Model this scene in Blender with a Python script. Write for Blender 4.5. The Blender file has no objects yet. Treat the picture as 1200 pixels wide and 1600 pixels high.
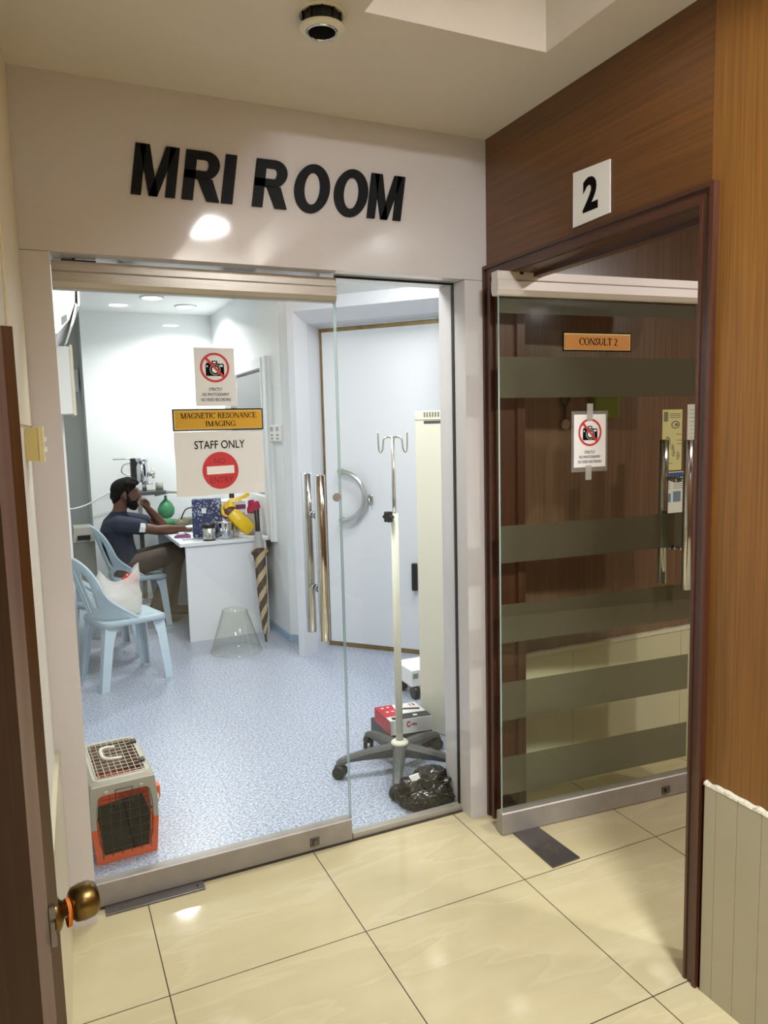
import bpy, bmesh, math, random
from mathutils import Vector, Matrix, noise
from mathutils.geometry import delaunay_2d_cdt
random.seed(7)
SC = bpy.context.scene
COL = SC.collection
PI = math.pi
V = Vector

# ------------------------------------------------------------------ camera
F_PX, YAW, PITCH, ROLL = 1171.238, math.radians(-24.5928), math.radians(6.4925), math.radians(-1.4069)
CAM = V((-1.5733, -2.4619, 1.5731))
def cam_axes():
    cy, sy = math.cos(YAW), math.sin(YAW)
    f = V((-sy*math.cos(PITCH), cy*math.cos(PITCH), -math.sin(PITCH)))
    r = V((cy, sy, 0)); u = r.cross(f)
    r2 = math.cos(ROLL)*r + math.sin(ROLL)*u
    u2 = -math.sin(ROLL)*r + math.cos(ROLL)*u
    return r2, u2, f
r2, u2, fw = cam_axes()
cd = bpy.data.cameras.new('camera'); cam = bpy.data.objects.new('camera', cd); COL.objects.link(cam)
cd.sensor_fit = 'HORIZONTAL'; cd.sensor_width = 36; cd.lens = F_PX/1200*36; cd.clip_start = 0.02
m3 = Matrix((r2, u2, -fw)).transposed()
cam.matrix_world = Matrix.Translation(CAM) @ m3.to_4x4()
SC.camera = cam

# ------------------------------------------------------------------ world, exposure, lights
SC.view_settings.view_transform = 'Standard'; SC.view_settings.look = 'None'
SC.view_settings.exposure = 0.5; SC.view_settings.gamma = 1.0; SC.view_settings.use_curve_mapping = False
W = bpy.data.worlds.new('world'); SC.world = W; W.use_nodes = True
W.node_tree.nodes['Background'].inputs[0].default_value = (0.85, 0.9, 1.0, 1)
W.node_tree.nodes['Background'].inputs[1].default_value = 0.15
SC.cycles.transparent_max_bounces = 24; SC.cycles.max_bounces = 10
SC.cycles.caustics_reflective = False; SC.cycles.caustics_refractive = False

def area(name, loc, size, power, col, shape='DISK', rot=(0, 0, 0), spread=PI):
    l = bpy.data.lights.new(name, 'AREA'); l.energy = power; l.color = col; l.shape = shape
    if shape == 'RECTANGLE': l.size, l.size_y = size
    else: l.size = size
    l.spread = spread
    o = bpy.data.objects.new(name, l); o.location = loc; o.rotation_euler = rot; COL.objects.link(o); return o
WARM = (0.94, 0.975, 1.0); COOL = (1.0, 0.985, 0.955); SOFT = (1.0, 0.97, 0.93)
# corridor: round lamp in the ceiling tray and the downlights further down the corridor
area('corridor_tray_lamp', (-0.60, -2.40, 2.835), 0.40, 56, WARM)
area('corridor_downlight_glow', (-0.9, -3.9, 2.59), 0.16, 26, WARM, spread=math.radians(120))
area('corridor_downlight_glow', (-0.31, -5.0, 2.59), 0.16, 14, WARM, spread=math.radians(120))
area('corridor_downlight_glow', (-0.25, -6.5, 2.59), 0.16, 14, WARM, spread=math.radians(120))
# scanner anteroom: two added fill lights out of view, then its two downlights
area('anteroom_fill_light', (-0.85, 0.75, 2.655), (0.5, 0.5), 25, COOL, 'RECTANGLE')
area('anteroom_fill_light', (0.45, 1.05, 2.655), (0.5, 0.5), 18, COOL, 'RECTANGLE')
area('anteroom_downlight_glow', (-0.635, 4.075, 2.655), 0.15, 11, COOL, spread=math.radians(150))
area('anteroom_downlight_glow', (-0.295, 4.451, 2.655), 0.15, 11, COOL, spread=math.radians(150))
# consulting room: two ceiling downlights
area('consult_downlight_glow', (1.00, -2.18, 2.59), 0.16, 24, SOFT)
area('consult_downlight_glow', (2.16, -2.15, 2.59), 0.16, 24, SOFT)

# ------------------------------------------------------------------ materials
def nodes_of(name):
    m = bpy.data.materials.new(name); m.use_nodes = True
    nt = m.node_tree; return m, nt, nt.nodes, nt.links, nt.nodes['Principled BSDF']
def s2l(c):
    return tuple((x/12.92 if x <= .04045 else ((x+.055)/1.055)**2.4) for x in [v/255 for v in c])
def mat(name, col, rough=.5, metal=0, spec=.5, coat=0, bump=0, bscale=60, var=0, vscale=8, vstretch=(1, 1, 1), trans=0, alpha=1, sheen=0):
    m, nt, N, L, P = nodes_of(name)
    c = s2l(col) if max(col) > 1.001 else col
    P.inputs['Base Color'].default_value = (*c, 1); P.inputs['Roughness'].default_value = rough
    P.inputs['Metallic'].default_value = metal; P.inputs['Specular IOR Level'].default_value = spec
    P.inputs['Coat Weight'].default_value = coat; P.inputs['Coat Roughness'].default_value = .06
    P.inputs['Transmission Weight'].default_value = trans; P.inputs['Alpha'].default_value = alpha
    tc = N.new('ShaderNodeTexCoord')
    if var:
        mp = N.new('ShaderNodeMapping'); mp.inputs['Scale'].default_value = vstretch
        n = N.new('ShaderNodeTexNoise'); n.inputs['Scale'].default_value = vscale; n.inputs['Detail'].default_value = 5
        r = N.new('ShaderNodeValToRGB')
        r.color_ramp.elements[0].position = .3; r.color_ramp.elements[1].position = .7
        r.color_ramp.elements[0].color = (*[x*(1-var) for x in c], 1)
        r.color_ramp.elements[1].color = (*[min(1, x*(1+var*.6)) for x in c], 1)
        L.new(tc.outputs['Object'], mp.inputs[0]); L.new(mp.outputs[0], n.inputs['Vector'])
        L.new(n.outputs['Fac'], r.inputs[0]); L.new(r.outputs[0], P.inputs['Base Color'])
    if bump:
        n2 = N.new('ShaderNodeTexNoise'); n2.inputs['Scale'].default_value = bscale; n2.inputs['Detail'].default_value = 4
        b = N.new('ShaderNodeBump'); b.inputs['Strength'].default_value = bump; b.inputs['Distance'].default_value = .01
        L.new(tc.outputs['Object'], n2.inputs['Vector']); L.new(n2.outputs['Fac'], b.inputs['Height']); L.new(b.outputs[0], P.inputs['Normal'])
    return m
def wood(name, dark, light, axis=2, rough=.35, coat=.3, fine=120):
    m, nt, N, L, P = nodes_of(name)
    tc = N.new('ShaderNodeTexCoord'); mp = N.new('ShaderNodeMapping')
    sc = [fine]*3; sc[axis] = fine*.018
    mp.inputs['Scale'].default_value = sc
    n = N.new('ShaderNodeTexNoise'); n.inputs['Scale'].default_value = 1; n.inputs['Detail'].default_value = 6; n.inputs['Distortion'].default_value = .4
    mp2 = N.new('ShaderNodeMapping'); sc2 = [9]*3; sc2[axis] = .7; mp2.inputs['Scale'].default_value = sc2
    n2 = N.new('ShaderNodeTexNoise'); n2.inputs['Scale'].default_value = 1; n2.inputs['Detail'].default_value = 3
    ad = N.new('ShaderNodeMix'); ad.inputs[0].default_value = .4
    r = N.new('ShaderNodeValToRGB'); e = r.color_ramp.elements
    e[0].position = .36; e[0].color = (*s2l(dark), 1); e[1].position = .64; e[1].color = (*s2l(light), 1)
    L.new(tc.outputs['Object'], mp.inputs[0]); L.new(tc.outputs['Object'], mp2.inputs[0])
    L.new(mp.outputs[0], n.inputs['Vector']); L.new(mp2.outputs[0], n2.inputs['Vector'])
    L.new(n.outputs['Fac'], ad.inputs[2]); L.new(n2.outputs['Fac'], ad.inputs[3]); L.new(ad.outputs[0], r.inputs[0])
    L.new(r.outputs[0], P.inputs['Base Color'])
    P.inputs['Roughness'].default_value = rough; P.inputs['Coat Weight'].default_value = coat; P.inputs['Coat Roughness'].default_value = .18
    b = N.new('ShaderNodeBump'); b.inputs['Strength'].default_value = .08; b.inputs['Distance'].default_value = .002
    L.new(n.outputs['Fac'], b.inputs['Height']); L.new(b.outputs[0], P.inputs['Normal'])
    return m
def glass(name, tint=(.975, .99, .983), ior=1.45, rough=0.0):
    m, nt, N, L, P = nodes_of(name); N.remove(P)
    out = [x for x in N if x.type == 'OUTPUT_MATERIAL'][0]
    f = N.new('ShaderNodeFresnel')
    ge = N.new('ShaderNodeNewGeometry'); mi = N.new('ShaderNodeMix'); mi.inputs[2].default_value = ior; mi.inputs[3].default_value = 1/ior
    L.new(ge.outputs['Backfacing'], mi.inputs[0]); L.new(mi.outputs[0], f.inputs['IOR'])      # same reflectance entering and leaving the sheet
    t = N.new('ShaderNodeBsdfTransparent'); t.inputs[0].default_value = (*tint, 1)
    g = N.new('ShaderNodeBsdfGlossy'); g.inputs['Roughness'].default_value = rough
    mx = N.new('ShaderNodeMixShader')
    L.new(f.outputs[0], mx.inputs[0]); L.new(t.outputs[0], mx.inputs[1]); L.new(g.outputs[0], mx.inputs[2]); L.new(mx.outputs[0], out.inputs[0])
    return m
def film(name, col, see=.3, rough=.4):
    """thin translucent sheet: part see-through, part scattering"""
    m, nt, N, L, P = nodes_of(name)
    out = [x for x in N if x.type == 'OUTPUT_MATERIAL'][0]
    P.inputs['Base Color'].default_value = (*s2l(col), 1); P.inputs['Roughness'].default_value = rough
    tl = N.new('ShaderNodeBsdfTranslucent'); tl.inputs[0].default_value = (*s2l(col), 1)
    t = N.new('ShaderNodeBsdfTransparent')
    m1 = N.new('ShaderNodeMixShader'); m1.inputs[0].default_value = .5
    m2 = N.new('ShaderNodeMixShader'); m2.inputs[0].default_value = see
    L.new(P.outputs[0], m1.inputs[1]); L.new(tl.outputs[0], m1.inputs[2])
    L.new(m1.outputs[0], m2.inputs[1]); L.new(t.outputs[0], m2.inputs[2]); L.new(m2.outputs[0], out.inputs[0])
    return m
def emit(name, col, s):
    m, nt, N, L, P = nodes_of(name)
    P.inputs['Emission Color'].default_value = (*col, 1); P.inputs['Emission Strength'].default_value = s
    return m
def tile_mat():
    m, nt, N, L, P = nodes_of('polished_cream_tile')
    geo = N.new('ShaderNodeNewGeometry'); sep = N.new('ShaderNodeSeparateXYZ'); L.new(geo.outputs['Position'], sep.inputs[0])
    def mth(op, a, b=None):
        n = N.new('ShaderNodeMath'); n.operation = op
        for i, x in enumerate((a, b)):
            if x is None: continue
            if isinstance(x, (int, float)): n.inputs[i].default_value = x
            else: L.new(x, n.inputs[i])
        return n.outputs[0]
    def line(o, off):
        a = mth('ADD', o, 60.0-off); a = mth('DIVIDE', a, .6); fr = mth('FRACT', a)
        d = mth('ABSOLUTE', mth('SUBTRACT', fr, .5))
        return mth('GREATER_THAN', d, .5-.0017/.6)
    g = mth('MAXIMUM', line(sep.outputs[0], -.7429), line(sep.outputs[1], -.4337))
    mp = N.new('ShaderNodeMapping'); mp.inputs['Scale'].default_value = (.8, 3.4, 1); mp.inputs['Rotation'].default_value = (0, 0, .35)
    L.new(geo.outputs['Position'], mp.inputs[0])
    n1 = N.new('ShaderNodeTexNoise'); n1.inputs['Scale'].default_value = 1.6; n1.inputs['Detail'].default_value = 5; n1.inputs['Distortion'].default_value = .35
    L.new(mp.outputs[0], n1.inputs['Vector'])
    r = N.new('ShaderNodeValToRGB'); e = r.color_ramp.elements
    e[0].position = .30; e[0].color = (*s2l((195, 182, 144)), 1); e[1].position = .72; e[1].color = (*s2l((207, 196, 161)), 1)
    for p_, c_ in ((.465, (201, 188, 150)), (.50, (206, 194, 159)), (.52, (199, 186, 148))):
        x = e.new(p_); x.color = (*s2l(c_), 1)
    L.new(n1.outputs['Fac'], r.inputs[0])
    mx = N.new('ShaderNodeMix'); mx.data_type = 'RGBA'
    L.new(g, mx.inputs[0]); L.new(r.outputs[0], mx.inputs[6]); mx.inputs[7].default_value = (*s2l((70, 60, 45)), 1)
    L.new(mx.outputs[2], P.inputs['Base Color'])
    P.inputs['Roughness'].default_value = .07; P.inputs['Specular IOR Level'].default_value = .45
    b = N.new('ShaderNodeBump'); b.inputs['Strength'].default_value = .25; b.inputs['Distance'].default_value = .002; b.invert = True
    L.new(g, b.inputs['Height']); L.new(b.outputs[0], P.inputs['Normal'])
    return m
def vinyl_mat():
    m, nt, N, L, P = nodes_of('speckled_blue_vinyl')
    geo = N.new('ShaderNodeNewGeometry')
    n1 = N.new('ShaderNodeTexNoise'); n1.inputs['Scale'].default_value = 95; n1.inputs['Detail'].default_value = 3; n1.inputs['Roughness'].default_value = .75
    L.new(geo.outputs['Position'], n1.inputs['Vector'])
    r = N.new('ShaderNodeValToRGB'); e = r.color_ramp.elements
    e[0].position = .36; e[0].color = (*s2l((110, 121, 148)), 1); e[1].position = .62; e[1].color = (*s2l((203, 209, 221)), 1)
    x = e.new(.47); x.color = (*s2l((152, 162, 184)), 1)
    L.new(n1.outputs['Fac'], r.inputs[0]); L.new(r.outputs[0], P.inputs['Base Color'])
    P.inputs['Roughness'].default_value = .28
    n2 = N.new('ShaderNodeTexNoise'); n2.inputs['Scale'].default_value = 9
    L.new(geo.outputs['Position'], n2.inputs['Vector'])
    b = N.new('ShaderNodeBump'); b.inputs['Strength'].default_value = .12; b.inputs['Distance'].default_value = .01
    L.new(n2.outputs['Fac'], b.inputs['Height']); L.new(b.outputs[0], P.inputs['Normal'])
    return m
def umbrella_mat():
    m, nt, N, L, P = nodes_of('striped_umbrella_cloth')
    tc = N.new('ShaderNodeTexCoord'); sep = N.new('ShaderNodeSeparateXYZ'); L.new(tc.outputs['Object'], sep.inputs[0])
    def mth(op, a, b=None):
        n = N.new('ShaderNodeMath'); n.operation = op
        for i, x in enumerate((a, b)):
            if x is None: continue
            if isinstance(x, (int, float)): n.inputs[i].default_value = x
            else: L.new(x, n.inputs[i])
        return n.outputs[0]
    an = mth('DIVIDE', mth('ARCTAN2', sep.outputs[1], sep.outputs[0]), 2*PI)
    t = mth('FRACT', mth('ADD', mth('MULTIPLY', an, 2.0), mth('MULTIPLY', sep.outputs[2], -7.5)))
    r = N.new('ShaderNodeValToRGB'); r.color_ramp.interpolation = 'CONSTANT'; e = r.color_ramp.elements
    e[0].position = 0; e[0].color = (*s2l((66, 50, 42)), 1); e[1].position = .55; e[1].color = (*s2l((186, 165, 132)), 1)
    L.new(t, r.inputs[0]); L.new(r.outputs[0], P.inputs['Base Color']); P.inputs['Roughness'].default_value = .7
    return m
def floral_mat():
    m, nt, N, L, P = nodes_of('blue_floral_print')
    tc = N.new('ShaderNodeTexCoord'); v = N.new('ShaderNodeTexVoronoi'); v.inputs['Scale'].default_value = 55
    n = N.new('ShaderNodeTexNoise'); n.inputs['Scale'].default_value = 9; n.inputs['Detail'].default_value = 2
    L.new(tc.outputs['Object'], v.inputs['Vector']); L.new(tc.outputs['Object'], n.inputs['Vector'])
    a = N.new('ShaderNodeMath'); a.operation = 'MULTIPLY_ADD'; a.inputs[1].default_value = -.7; L.new(v.outputs['Distance'], a.inputs[0]); L.new(n.outputs['Fac'], a.inputs[2])
    r = N.new('ShaderNodeValToRGB'); e = r.color_ramp.elements
    e[0].position = .18; e[0].color = (*s2l((40, 52, 96)), 1); e[1].position = .30; e[1].color = (*s2l((170, 182, 205)), 1)
    L.new(a.outputs[0], r.inputs[0]); L.new(r.outputs[0], P.inputs['Base Color']); P.inputs['Roughness'].default_value = .6
    return m

M = {}
M['tile'] = tile_mat(); M['vinyl'] = vinyl_mat()
M['laminate'] = mat('glossy_white_laminate', (208, 203, 204), .065, spec=.45)
M['ceil'] = mat('painted_ceiling', (222, 215, 206), .8, bump=.06, bscale=40, var=.04, vscale=2)
M['plaster'] = mat('rough_cream_plaster', (225, 222, 212), .8, bump=.5, bscale=160)
M['trunk'] = mat('cream_plastic_trunking', (226, 216, 190), .5)
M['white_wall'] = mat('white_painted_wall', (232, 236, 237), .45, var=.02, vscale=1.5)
M['shaded_wall'] = mat('white_wall_painted_shade', (205, 208, 206), .5)  # greyer copy of the white wall, recess shadow painted into it
M['white_ceil'] = mat('white_ceiling', (226, 229, 230), .6)
M['wood_h'] = wood('dark_veneer_horizontal_grain', (86, 53, 23), (116, 74, 34), 1, .38, .25, 90)
M['wood_v'] = wood('oak_veneer_vertical_grain', (110, 72, 27), (142, 97, 41), 2, .42, .1, 150)
M['wood_frame'] = wood('dark_red_hardwood', (62, 34, 22), (88, 50, 34), 2, .35, .35, 80)
M['wood_frame_h'] = wood('dark_red_hardwood_lengthwise', (62, 34, 22), (88, 50, 34), 1, .35, .35, 80)
M['wood_in'] = wood('brown_veneer_panel', (100, 74, 56), (124, 94, 74), 2, .3, .4, 110)
M['wood_in_o'] = wood('orange_veneer_post', (138, 88, 40), (166, 110, 54), 2, .4, .2, 110)
M['wood_door'] = wood('stained_door_veneer', (50, 27, 11), (70, 40, 17), 2, .3, .5, 80)
M['wood_door_edge'] = wood('edge_painted_gloss', (98, 78, 72), (116, 95, 88), 2, .2, .5, 60)  # pinkish gloss on the door edge, painted in as a paler colour
M['wains'] = mat('beige_wall_tile', (172, 165, 143), .22, spec=.4, var=.05, vscale=3)
M['wains_in'] = mat('cream_wall_tile', (206, 200, 172), .22, spec=.4, var=.05, vscale=3)
M['grout'] = mat('dark_grout', (70, 62, 50), .9)
M['plaster_edge'] = mat('chipped_white_plaster', (232, 226, 205), .9, bump=1, bscale=150)
M['alu'] = mat('brushed_aluminium', (176, 170, 160), .34, metal=.35, var=.08, vscale=30, vstretch=(.3, 1, 6))
M['alu_light'] = mat('pale_anodised_aluminium', (226, 218, 212), .4, metal=.25)
M['alu_gray'] = mat('dull_grey_aluminium', (160, 154, 148), .4, metal=.35, var=.1, vscale=12)
M['steel'] = mat('floor_spring_steel', (120, 114, 112), .35, metal=.8, var=.15, vscale=14)
M['chrome'] = mat('polished_chrome', (206, 209, 216), .08, metal=1)
M['chrome_soft'] = mat('satin_stainless', (205, 203, 198), .22, metal=1)
M['glass'] = glass('clear_glass'); M['glass_edge'] = mat('glass_edge_green', (178, 205, 198), .1, spec=.8)
M['glass2'] = glass('clear_glass_consult', (.93, .95, .91))
M['frost'] = film('frosted_film', (128, 121, 104), .34)
M['gasket'] = mat('black_gasket', (22, 22, 22), .5)
M['black'] = mat('black_plastic', (20, 20, 21), .35)
M['black_soft'] = mat('black_satin_letter', (18, 20, 23), .5, spec=.14)
M['dkgrey'] = mat('dark_grey_plastic', (74, 76, 78), .45)
M['paper'] = mat('white_paper', (240, 239, 237), .7)
M['paper_aged'] = mat('cream_paper', (228, 229, 230), .6, var=.03, vscale=6)
M['lam_clear'] = film('clear_laminate_pouch', (225, 225, 222), .72, .15)
M['tape'] = film('clear_tape', (228, 226, 222), .25, .2)
M['ink'] = mat('black_ink', (10, 9, 9), .7, spec=.1)
M['ink_red'] = mat('red_print', (198, 48, 56), .55)
M['ink_maroon'] = mat('dark_red_print', (110, 24, 28), .6)
M['gold'] = mat('gold_plate', (240, 196, 84), .12, metal=.4, bump=.05, bscale=18)
M['gold_edge'] = mat('pale_gold_bevel', (250, 226, 150), .2, metal=.5)
M['copper'] = mat('copper_gold_plate', (206, 138, 50), .3, metal=.12)
M['chair'] = mat('pale_blue_plastic', (186, 206, 219), .35, spec=.45)
M['cream_metal'] = mat('cream_enamel', (228, 226, 210), .4)
M['desk'] = mat('white_melamine', (226, 229, 234), .35, var=.02, vscale=3)
M['brass_strip'] = mat('tarnished_brass_strip', (150, 126, 84), .35, metal=.8, var=.25, vscale=14)
M['shield'] = mat('white_lacquered_panel', (220, 223, 228), .3)
M['portal'] = mat('pale_grey_laminate', (207, 210, 217), .3)
M['skirt'] = mat('blue_coved_vinyl', (150, 178, 205), .45)
M['skin'] = mat('brown_skin', (98, 62, 46), .55, var=.06, vscale=30)
M['hair'] = mat('black_hair', (10, 9, 11), .75, spec=.15, bump=.8, bscale=180)
M['shirt'] = mat('navy_cotton', (34, 43, 63), .85, bump=.3, bscale=30)
M['trousers'] = mat('khaki_brown_cotton', (74, 63, 56), .85, bump=.3, bscale=25)
M['shoe'] = mat('dark_shoe', (40, 38, 38), .5)
M['orange'] = mat('orange_plastic', (226, 94, 42), .38)
M['carrier_grey'] = mat('grey_beige_plastic', (176, 170, 156), .42)
M['wire_white'] = mat('white_coated_wire', (214, 208, 194), .4)
M['wire_black'] = mat('black_coated_wire', (22, 20, 20), .4)
M['pad'] = mat('black_quilted_pad', (20, 18, 18), .85, spec=.1, bump=.4, bscale=50)
M['bagblack'] = mat('black_bin_liner', (7, 7, 8), .14, spec=.4, bump=.25, bscale=14)
M['bagwhite'] = film('white_carrier_bag', (238, 236, 232), .22, .3)
M['red'] = mat('red_packet', (205, 48, 36), .3)
M['boxred'] = mat('red_carton_print', (190, 38, 52), .4)
M['boxwhite'] = mat('white_carton', (228, 228, 226), .45)
M['boxblack'] = mat('black_carton_print', (44, 44, 46), .45)
M['umb'] = umbrella_mat(); M['umb_grey'] = mat('silver_umbrella_cloth', (168, 166, 164), .5)
M['floral'] = floral_mat()
M['yellow'] = mat('yellow_foil_bag', (238, 196, 22), .28, bump=.4, bscale=18)
M['brownprint'] = mat('brown_print', (98, 62, 48), .5)
M['magenta'] = mat('magenta_cloth', (176, 40, 84), .7, bump=.5, bscale=60)
M['purple'] = mat('purple_cord', (128, 60, 118), .6)
M['green'] = mat('green_rubber', (58, 128, 84), .4)
M['green_cloth'] = mat('green_cloth', (44, 110, 62), .8)
M['olive'] = mat('olive_cloth', (112, 112, 92), .85, bump=.5, bscale=40)
M['cone'] = glass('clear_plastic_cone', (.96, .965, .945), 1.3, .06)
M['clearglass'] = glass('bottle_glass', (.82, .85, .82), 1.5, .02)
M['greybeige'] = mat('grey_beige_enamel', (150, 148, 138), .5)
M['ivory'] = mat('ivory_plastic', (214, 202, 148), .45)
M['ivory_dark'] = mat('old_ivory_plastic', (200, 184, 120), .5)
M['brass'] = mat('aged_brass', (118, 96, 56), .32, metal=1, var=.2, vscale=30)
M['rubber_orange'] = mat('orange_rubber_band', (232, 130, 50), .6)
M['lcd'] = mat('grey_lcd', (120, 126, 128), .2)
M['yellowpaper'] = mat('pale_yellow_poster', (232, 222, 160), .6)
M['bluepaper'] = mat('blue_poster_band', (48, 92, 150), .6)
M['greyprint'] = mat('grey_print', (130, 128, 112), .6)
M['bluegrey'] = mat('blue_grey_print', (120, 145, 170), .6)
M['lime'] = mat('green_bag_cloth', (120, 140, 40), .7)
M['purplegrey'] = mat('pinkish_grey_panel', (150, 138, 134), .5)
M['lamp_on'] = emit('lit_diffuser', (1, .97, .92), 14.0)
M['lamp_on_cool'] = emit('lit_diffuser_cool', (.95, .98, 1), 10.0)
M['lamp_off'] = mat('unlit_lamp_lens', (40, 42, 50), .15)
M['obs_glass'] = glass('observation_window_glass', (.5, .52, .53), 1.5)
M['dkroom'] = mat('dim_room_wall', (120, 126, 128), .7, var=.3, vscale=3, vstretch=(1, 2, .3))  # dimness of the room beyond, painted in as uneven grey
M['skin_nail'] = M['skin']

# ------------------------------------------------------------------ mesh helpers
class Fr:
    """a local frame: origin o, axes u, v, n"""
    def __init__(s, o=(0, 0, 0), u=(1, 0, 0), v=(0, 0, 1)):
        s.o = V(o); s.u = V(u).normalized(); s.v = V(v).normalized(); s.n = s.u.cross(s.v)
    def __call__(s, a, b, c=0): return s.o + s.u*a + s.v*b + s.n*c
class MB:
    def __init__(s): s.v = []; s.f = []; s.m = []; s.sm = []; s.mi = 0; s.smooth = False
    def add(s, vs, fs, smooth=None):
        k = len(s.v); s.v += [V(x) for x in vs]
        for f in fs: s.f.append([i+k for i in f]); s.m.append(s.mi); s.sm.append(s.smooth if smooth is None else smooth)
        return s
    def hexa(s, p): return s.add(p, [(0, 3, 2, 1), (4, 5, 6, 7), (0, 1, 5, 4), (1, 2, 6, 5), (2, 3, 7, 6), (3, 0, 4, 7)])
    def box(s, x0, x1, y0, y1, z0, z1):
        return s.hexa([(x0, y0, z0), (x1, y0, z0), (x1, y1, z0), (x0, y1, z0), (x0, y0, z1), (x1, y0, z1), (x1, y1, z1), (x0, y1, z1)])
    def fbox(s, fr, a0, a1, b0, b1, c0, c1):
        return s.hexa([fr(a0, b0, c0), fr(a1, b0, c0), fr(a1, b1, c0), fr(a0, b1, c0), fr(a0, b0, c1), fr(a1, b0, c1), fr(a1, b1, c1), fr(a0, b1, c1)])
    def bbox(s, x0, x1, y0, y1, z0, z1, r=.005, seg=2, fr=None):
        bm = bmesh.new(); bmesh.ops.create_cube(bm, size=1)
        for v in bm.verts: v.co = V(((x0+x1)/2+v.co.x*(x1-x0), (y0+y1)/2+v.co.y*(y1-y0), (z0+z1)/2+v.co.z*(z1-z0)))
        bmesh.ops.bevel(bm, geom=bm.edges[:], offset=r, segments=seg, affect='EDGES', profile=.5)
        bm.verts.index_update()
        vs = [v.co.copy() for v in bm.verts]
        if fr: vs = [fr(*v) for v in vs]
        s.add(vs, [[v.index for v in f.verts] for f in bm.faces], False); bm.free(); return s
    def poly(s, fr, pts, c0=0, c1=None):
        n = len(pts)
        if c1 is None: return s.add([fr(x, y, c0) for x, y in pts], [list(range(n))])
        vs = [fr(x, y, c0) for x, y in pts]+[fr(x, y, c1) for x, y in pts]
        return s.add(vs, [list(range(n-1, -1, -1)), list(range(n, 2*n))]+[(i, (i+1) % n, (i+1) % n+n, i+n) for i in range(n)])
    def ring(s, fr, outer, inner, c0, c1):
        """band between two contours of equal length, extruded c0..c1"""
        n = len(outer)
        vs = [fr(*p, c0) for p in outer]+[fr(*p, c0) for p in inner]+[fr(*p, c1) for p in outer]+[fr(*p, c1) for p in inner]
        fs = []
        for i in range(n):
            j = (i+1) % n
            fs += [(i, i+n, j+n, j), (2*n+i, 2*n+j, 3*n+j, 3*n+i), (i, j, 2*n+j, 2*n+i), (n+i, 3*n+i, 3*n+j, n+j)]
        return s.add(vs, fs)
    def tube(s, path, r, seg=10, cap=True, closed=False, smooth=True, squash=None):
        path = [V(p) for p in path]; n = len(path)
        R = r if isinstance(r, (list, tuple)) else [r]*n
        T = []
        for i in range(n):
            if closed: d = path[(i+1) % n]-path[i-1]
            else: d = path[min(i+1, n-1)]-path[max(i-1, 0)]
            T.append(d.normalized() if d.length > 1e-9 else V((0, 0, 1)))
        a = T[0].orthogonal().normalized(); vs = []
        for i in range(n):
            a = (a-T[i]*a.dot(T[i]))
            a = a.normalized() if a.length > 1e-6 else T[i].orthogonal().normalized()
            b = T[i].cross(a)
            for k in range(seg):
                t = 2*PI*k/seg; vs.append(path[i]+(a*math.cos(t)+b*math.sin(t))*R[i])
        fs = []
        for i in range(n if closed else n-1):
            for k in range(seg):
                j = (i+1) % n; k2 = (k+1) % seg
                fs.append((i*seg+k, i*seg+k2, j*seg+k2, j*seg+k))
        if cap and not closed: fs += [list(range(seg-1, -1, -1)), [(n-1)*seg+k for k in range(seg)]]
        s.add(vs, fs, smooth)
        if cap and not closed: s.sm[-1] = s.sm[-2] = False
        return s
    def cyl(s, p0, p1, r0, r1=None, seg=20): return s.tube([p0, p1], [r0, r0 if r1 is None else r1], seg)
    def lathe(s, prof, o=(0, 0, 0), axis=(0, 0, 1), seg=28, smooth=True):
        o = V(o); ax = V(axis).normalized(); a = ax.orthogonal().normalized(); b = ax.cross(a)
        vs = []
        for r, h in prof:
            for k in range(seg):
                t = 2*PI*k/seg; vs.append(o+ax*h+(a*math.cos(t)+b*math.sin(t))*max(r, 1e-5))
        fs = []
        for i in range(len(prof)-1):
            for k in range(seg):
                k2 = (k+1) % seg; fs.append((i*seg+k, i*seg+k2, (i+1)*seg+k2, (i+1)*seg+k))
        return s.add(vs, fs, smooth)
    def ball(s, c, r, sx=1, sy=1, sz=1, n=14):
        return s.add([V((c[0]+r*sx*math.sin(PI*i/n)*math.cos(2*PI*j/(2*n)), c[1]+r*sy*math.sin(PI*i/n)*math.sin(2*PI*j/(2*n)), c[2]+r*sz*math.cos(PI*i/n))) for i in range(n+1) for j in range(2*n)],
                     [(i*2*n+j, (i+1)*2*n+j, (i+1)*2*n+(j+1) % (2*n), i*2*n+(j+1) % (2*n)) for i in range(n) for j in range(2*n)], True)
    def mesh(s, name, mats, inv=None, weld=False):
        me = bpy.data.meshes.new(name)
        vs = [tuple(inv @ v) if inv else tuple(v) for v in s.v]
        me.from_pydata(vs, [], s.f); me.update()
        for m_ in (mats if isinstance(mats, (list, tuple)) else [mats]): me.materials.append(M[m_] if isinstance(m_, str) else m_)
        me.polygons.foreach_set('material_index', s.m); me.polygons.foreach_set('use_smooth', s.sm)
        bm = bmesh.new(); bm.from_mesh(me)
        if weld: bmesh.ops.remove_doubles(bm, verts=bm.verts, dist=weld)
        bmesh.ops.recalc_face_normals(bm, faces=bm.faces); bm.to_mesh(me); bm.free()
        return me
INV = {}
def tag(o, label=None, cat=None, group=None, kind=None):
    if label: o['label'] = label
    if cat: o['category'] = cat
    if group: o['group'] = group
    if kind: o['kind'] = kind
    return o
def thing(name, label, cat, loc=(0, 0, 0), rz=0, group=None, kind=None):
    o = bpy.data.objects.new(name, None); COL.objects.link(o); o.location = loc; o.rotation_euler = (0, 0, rz)
    o.empty_display_size = .05
    return tag(o, label, cat, group, kind)
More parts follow.
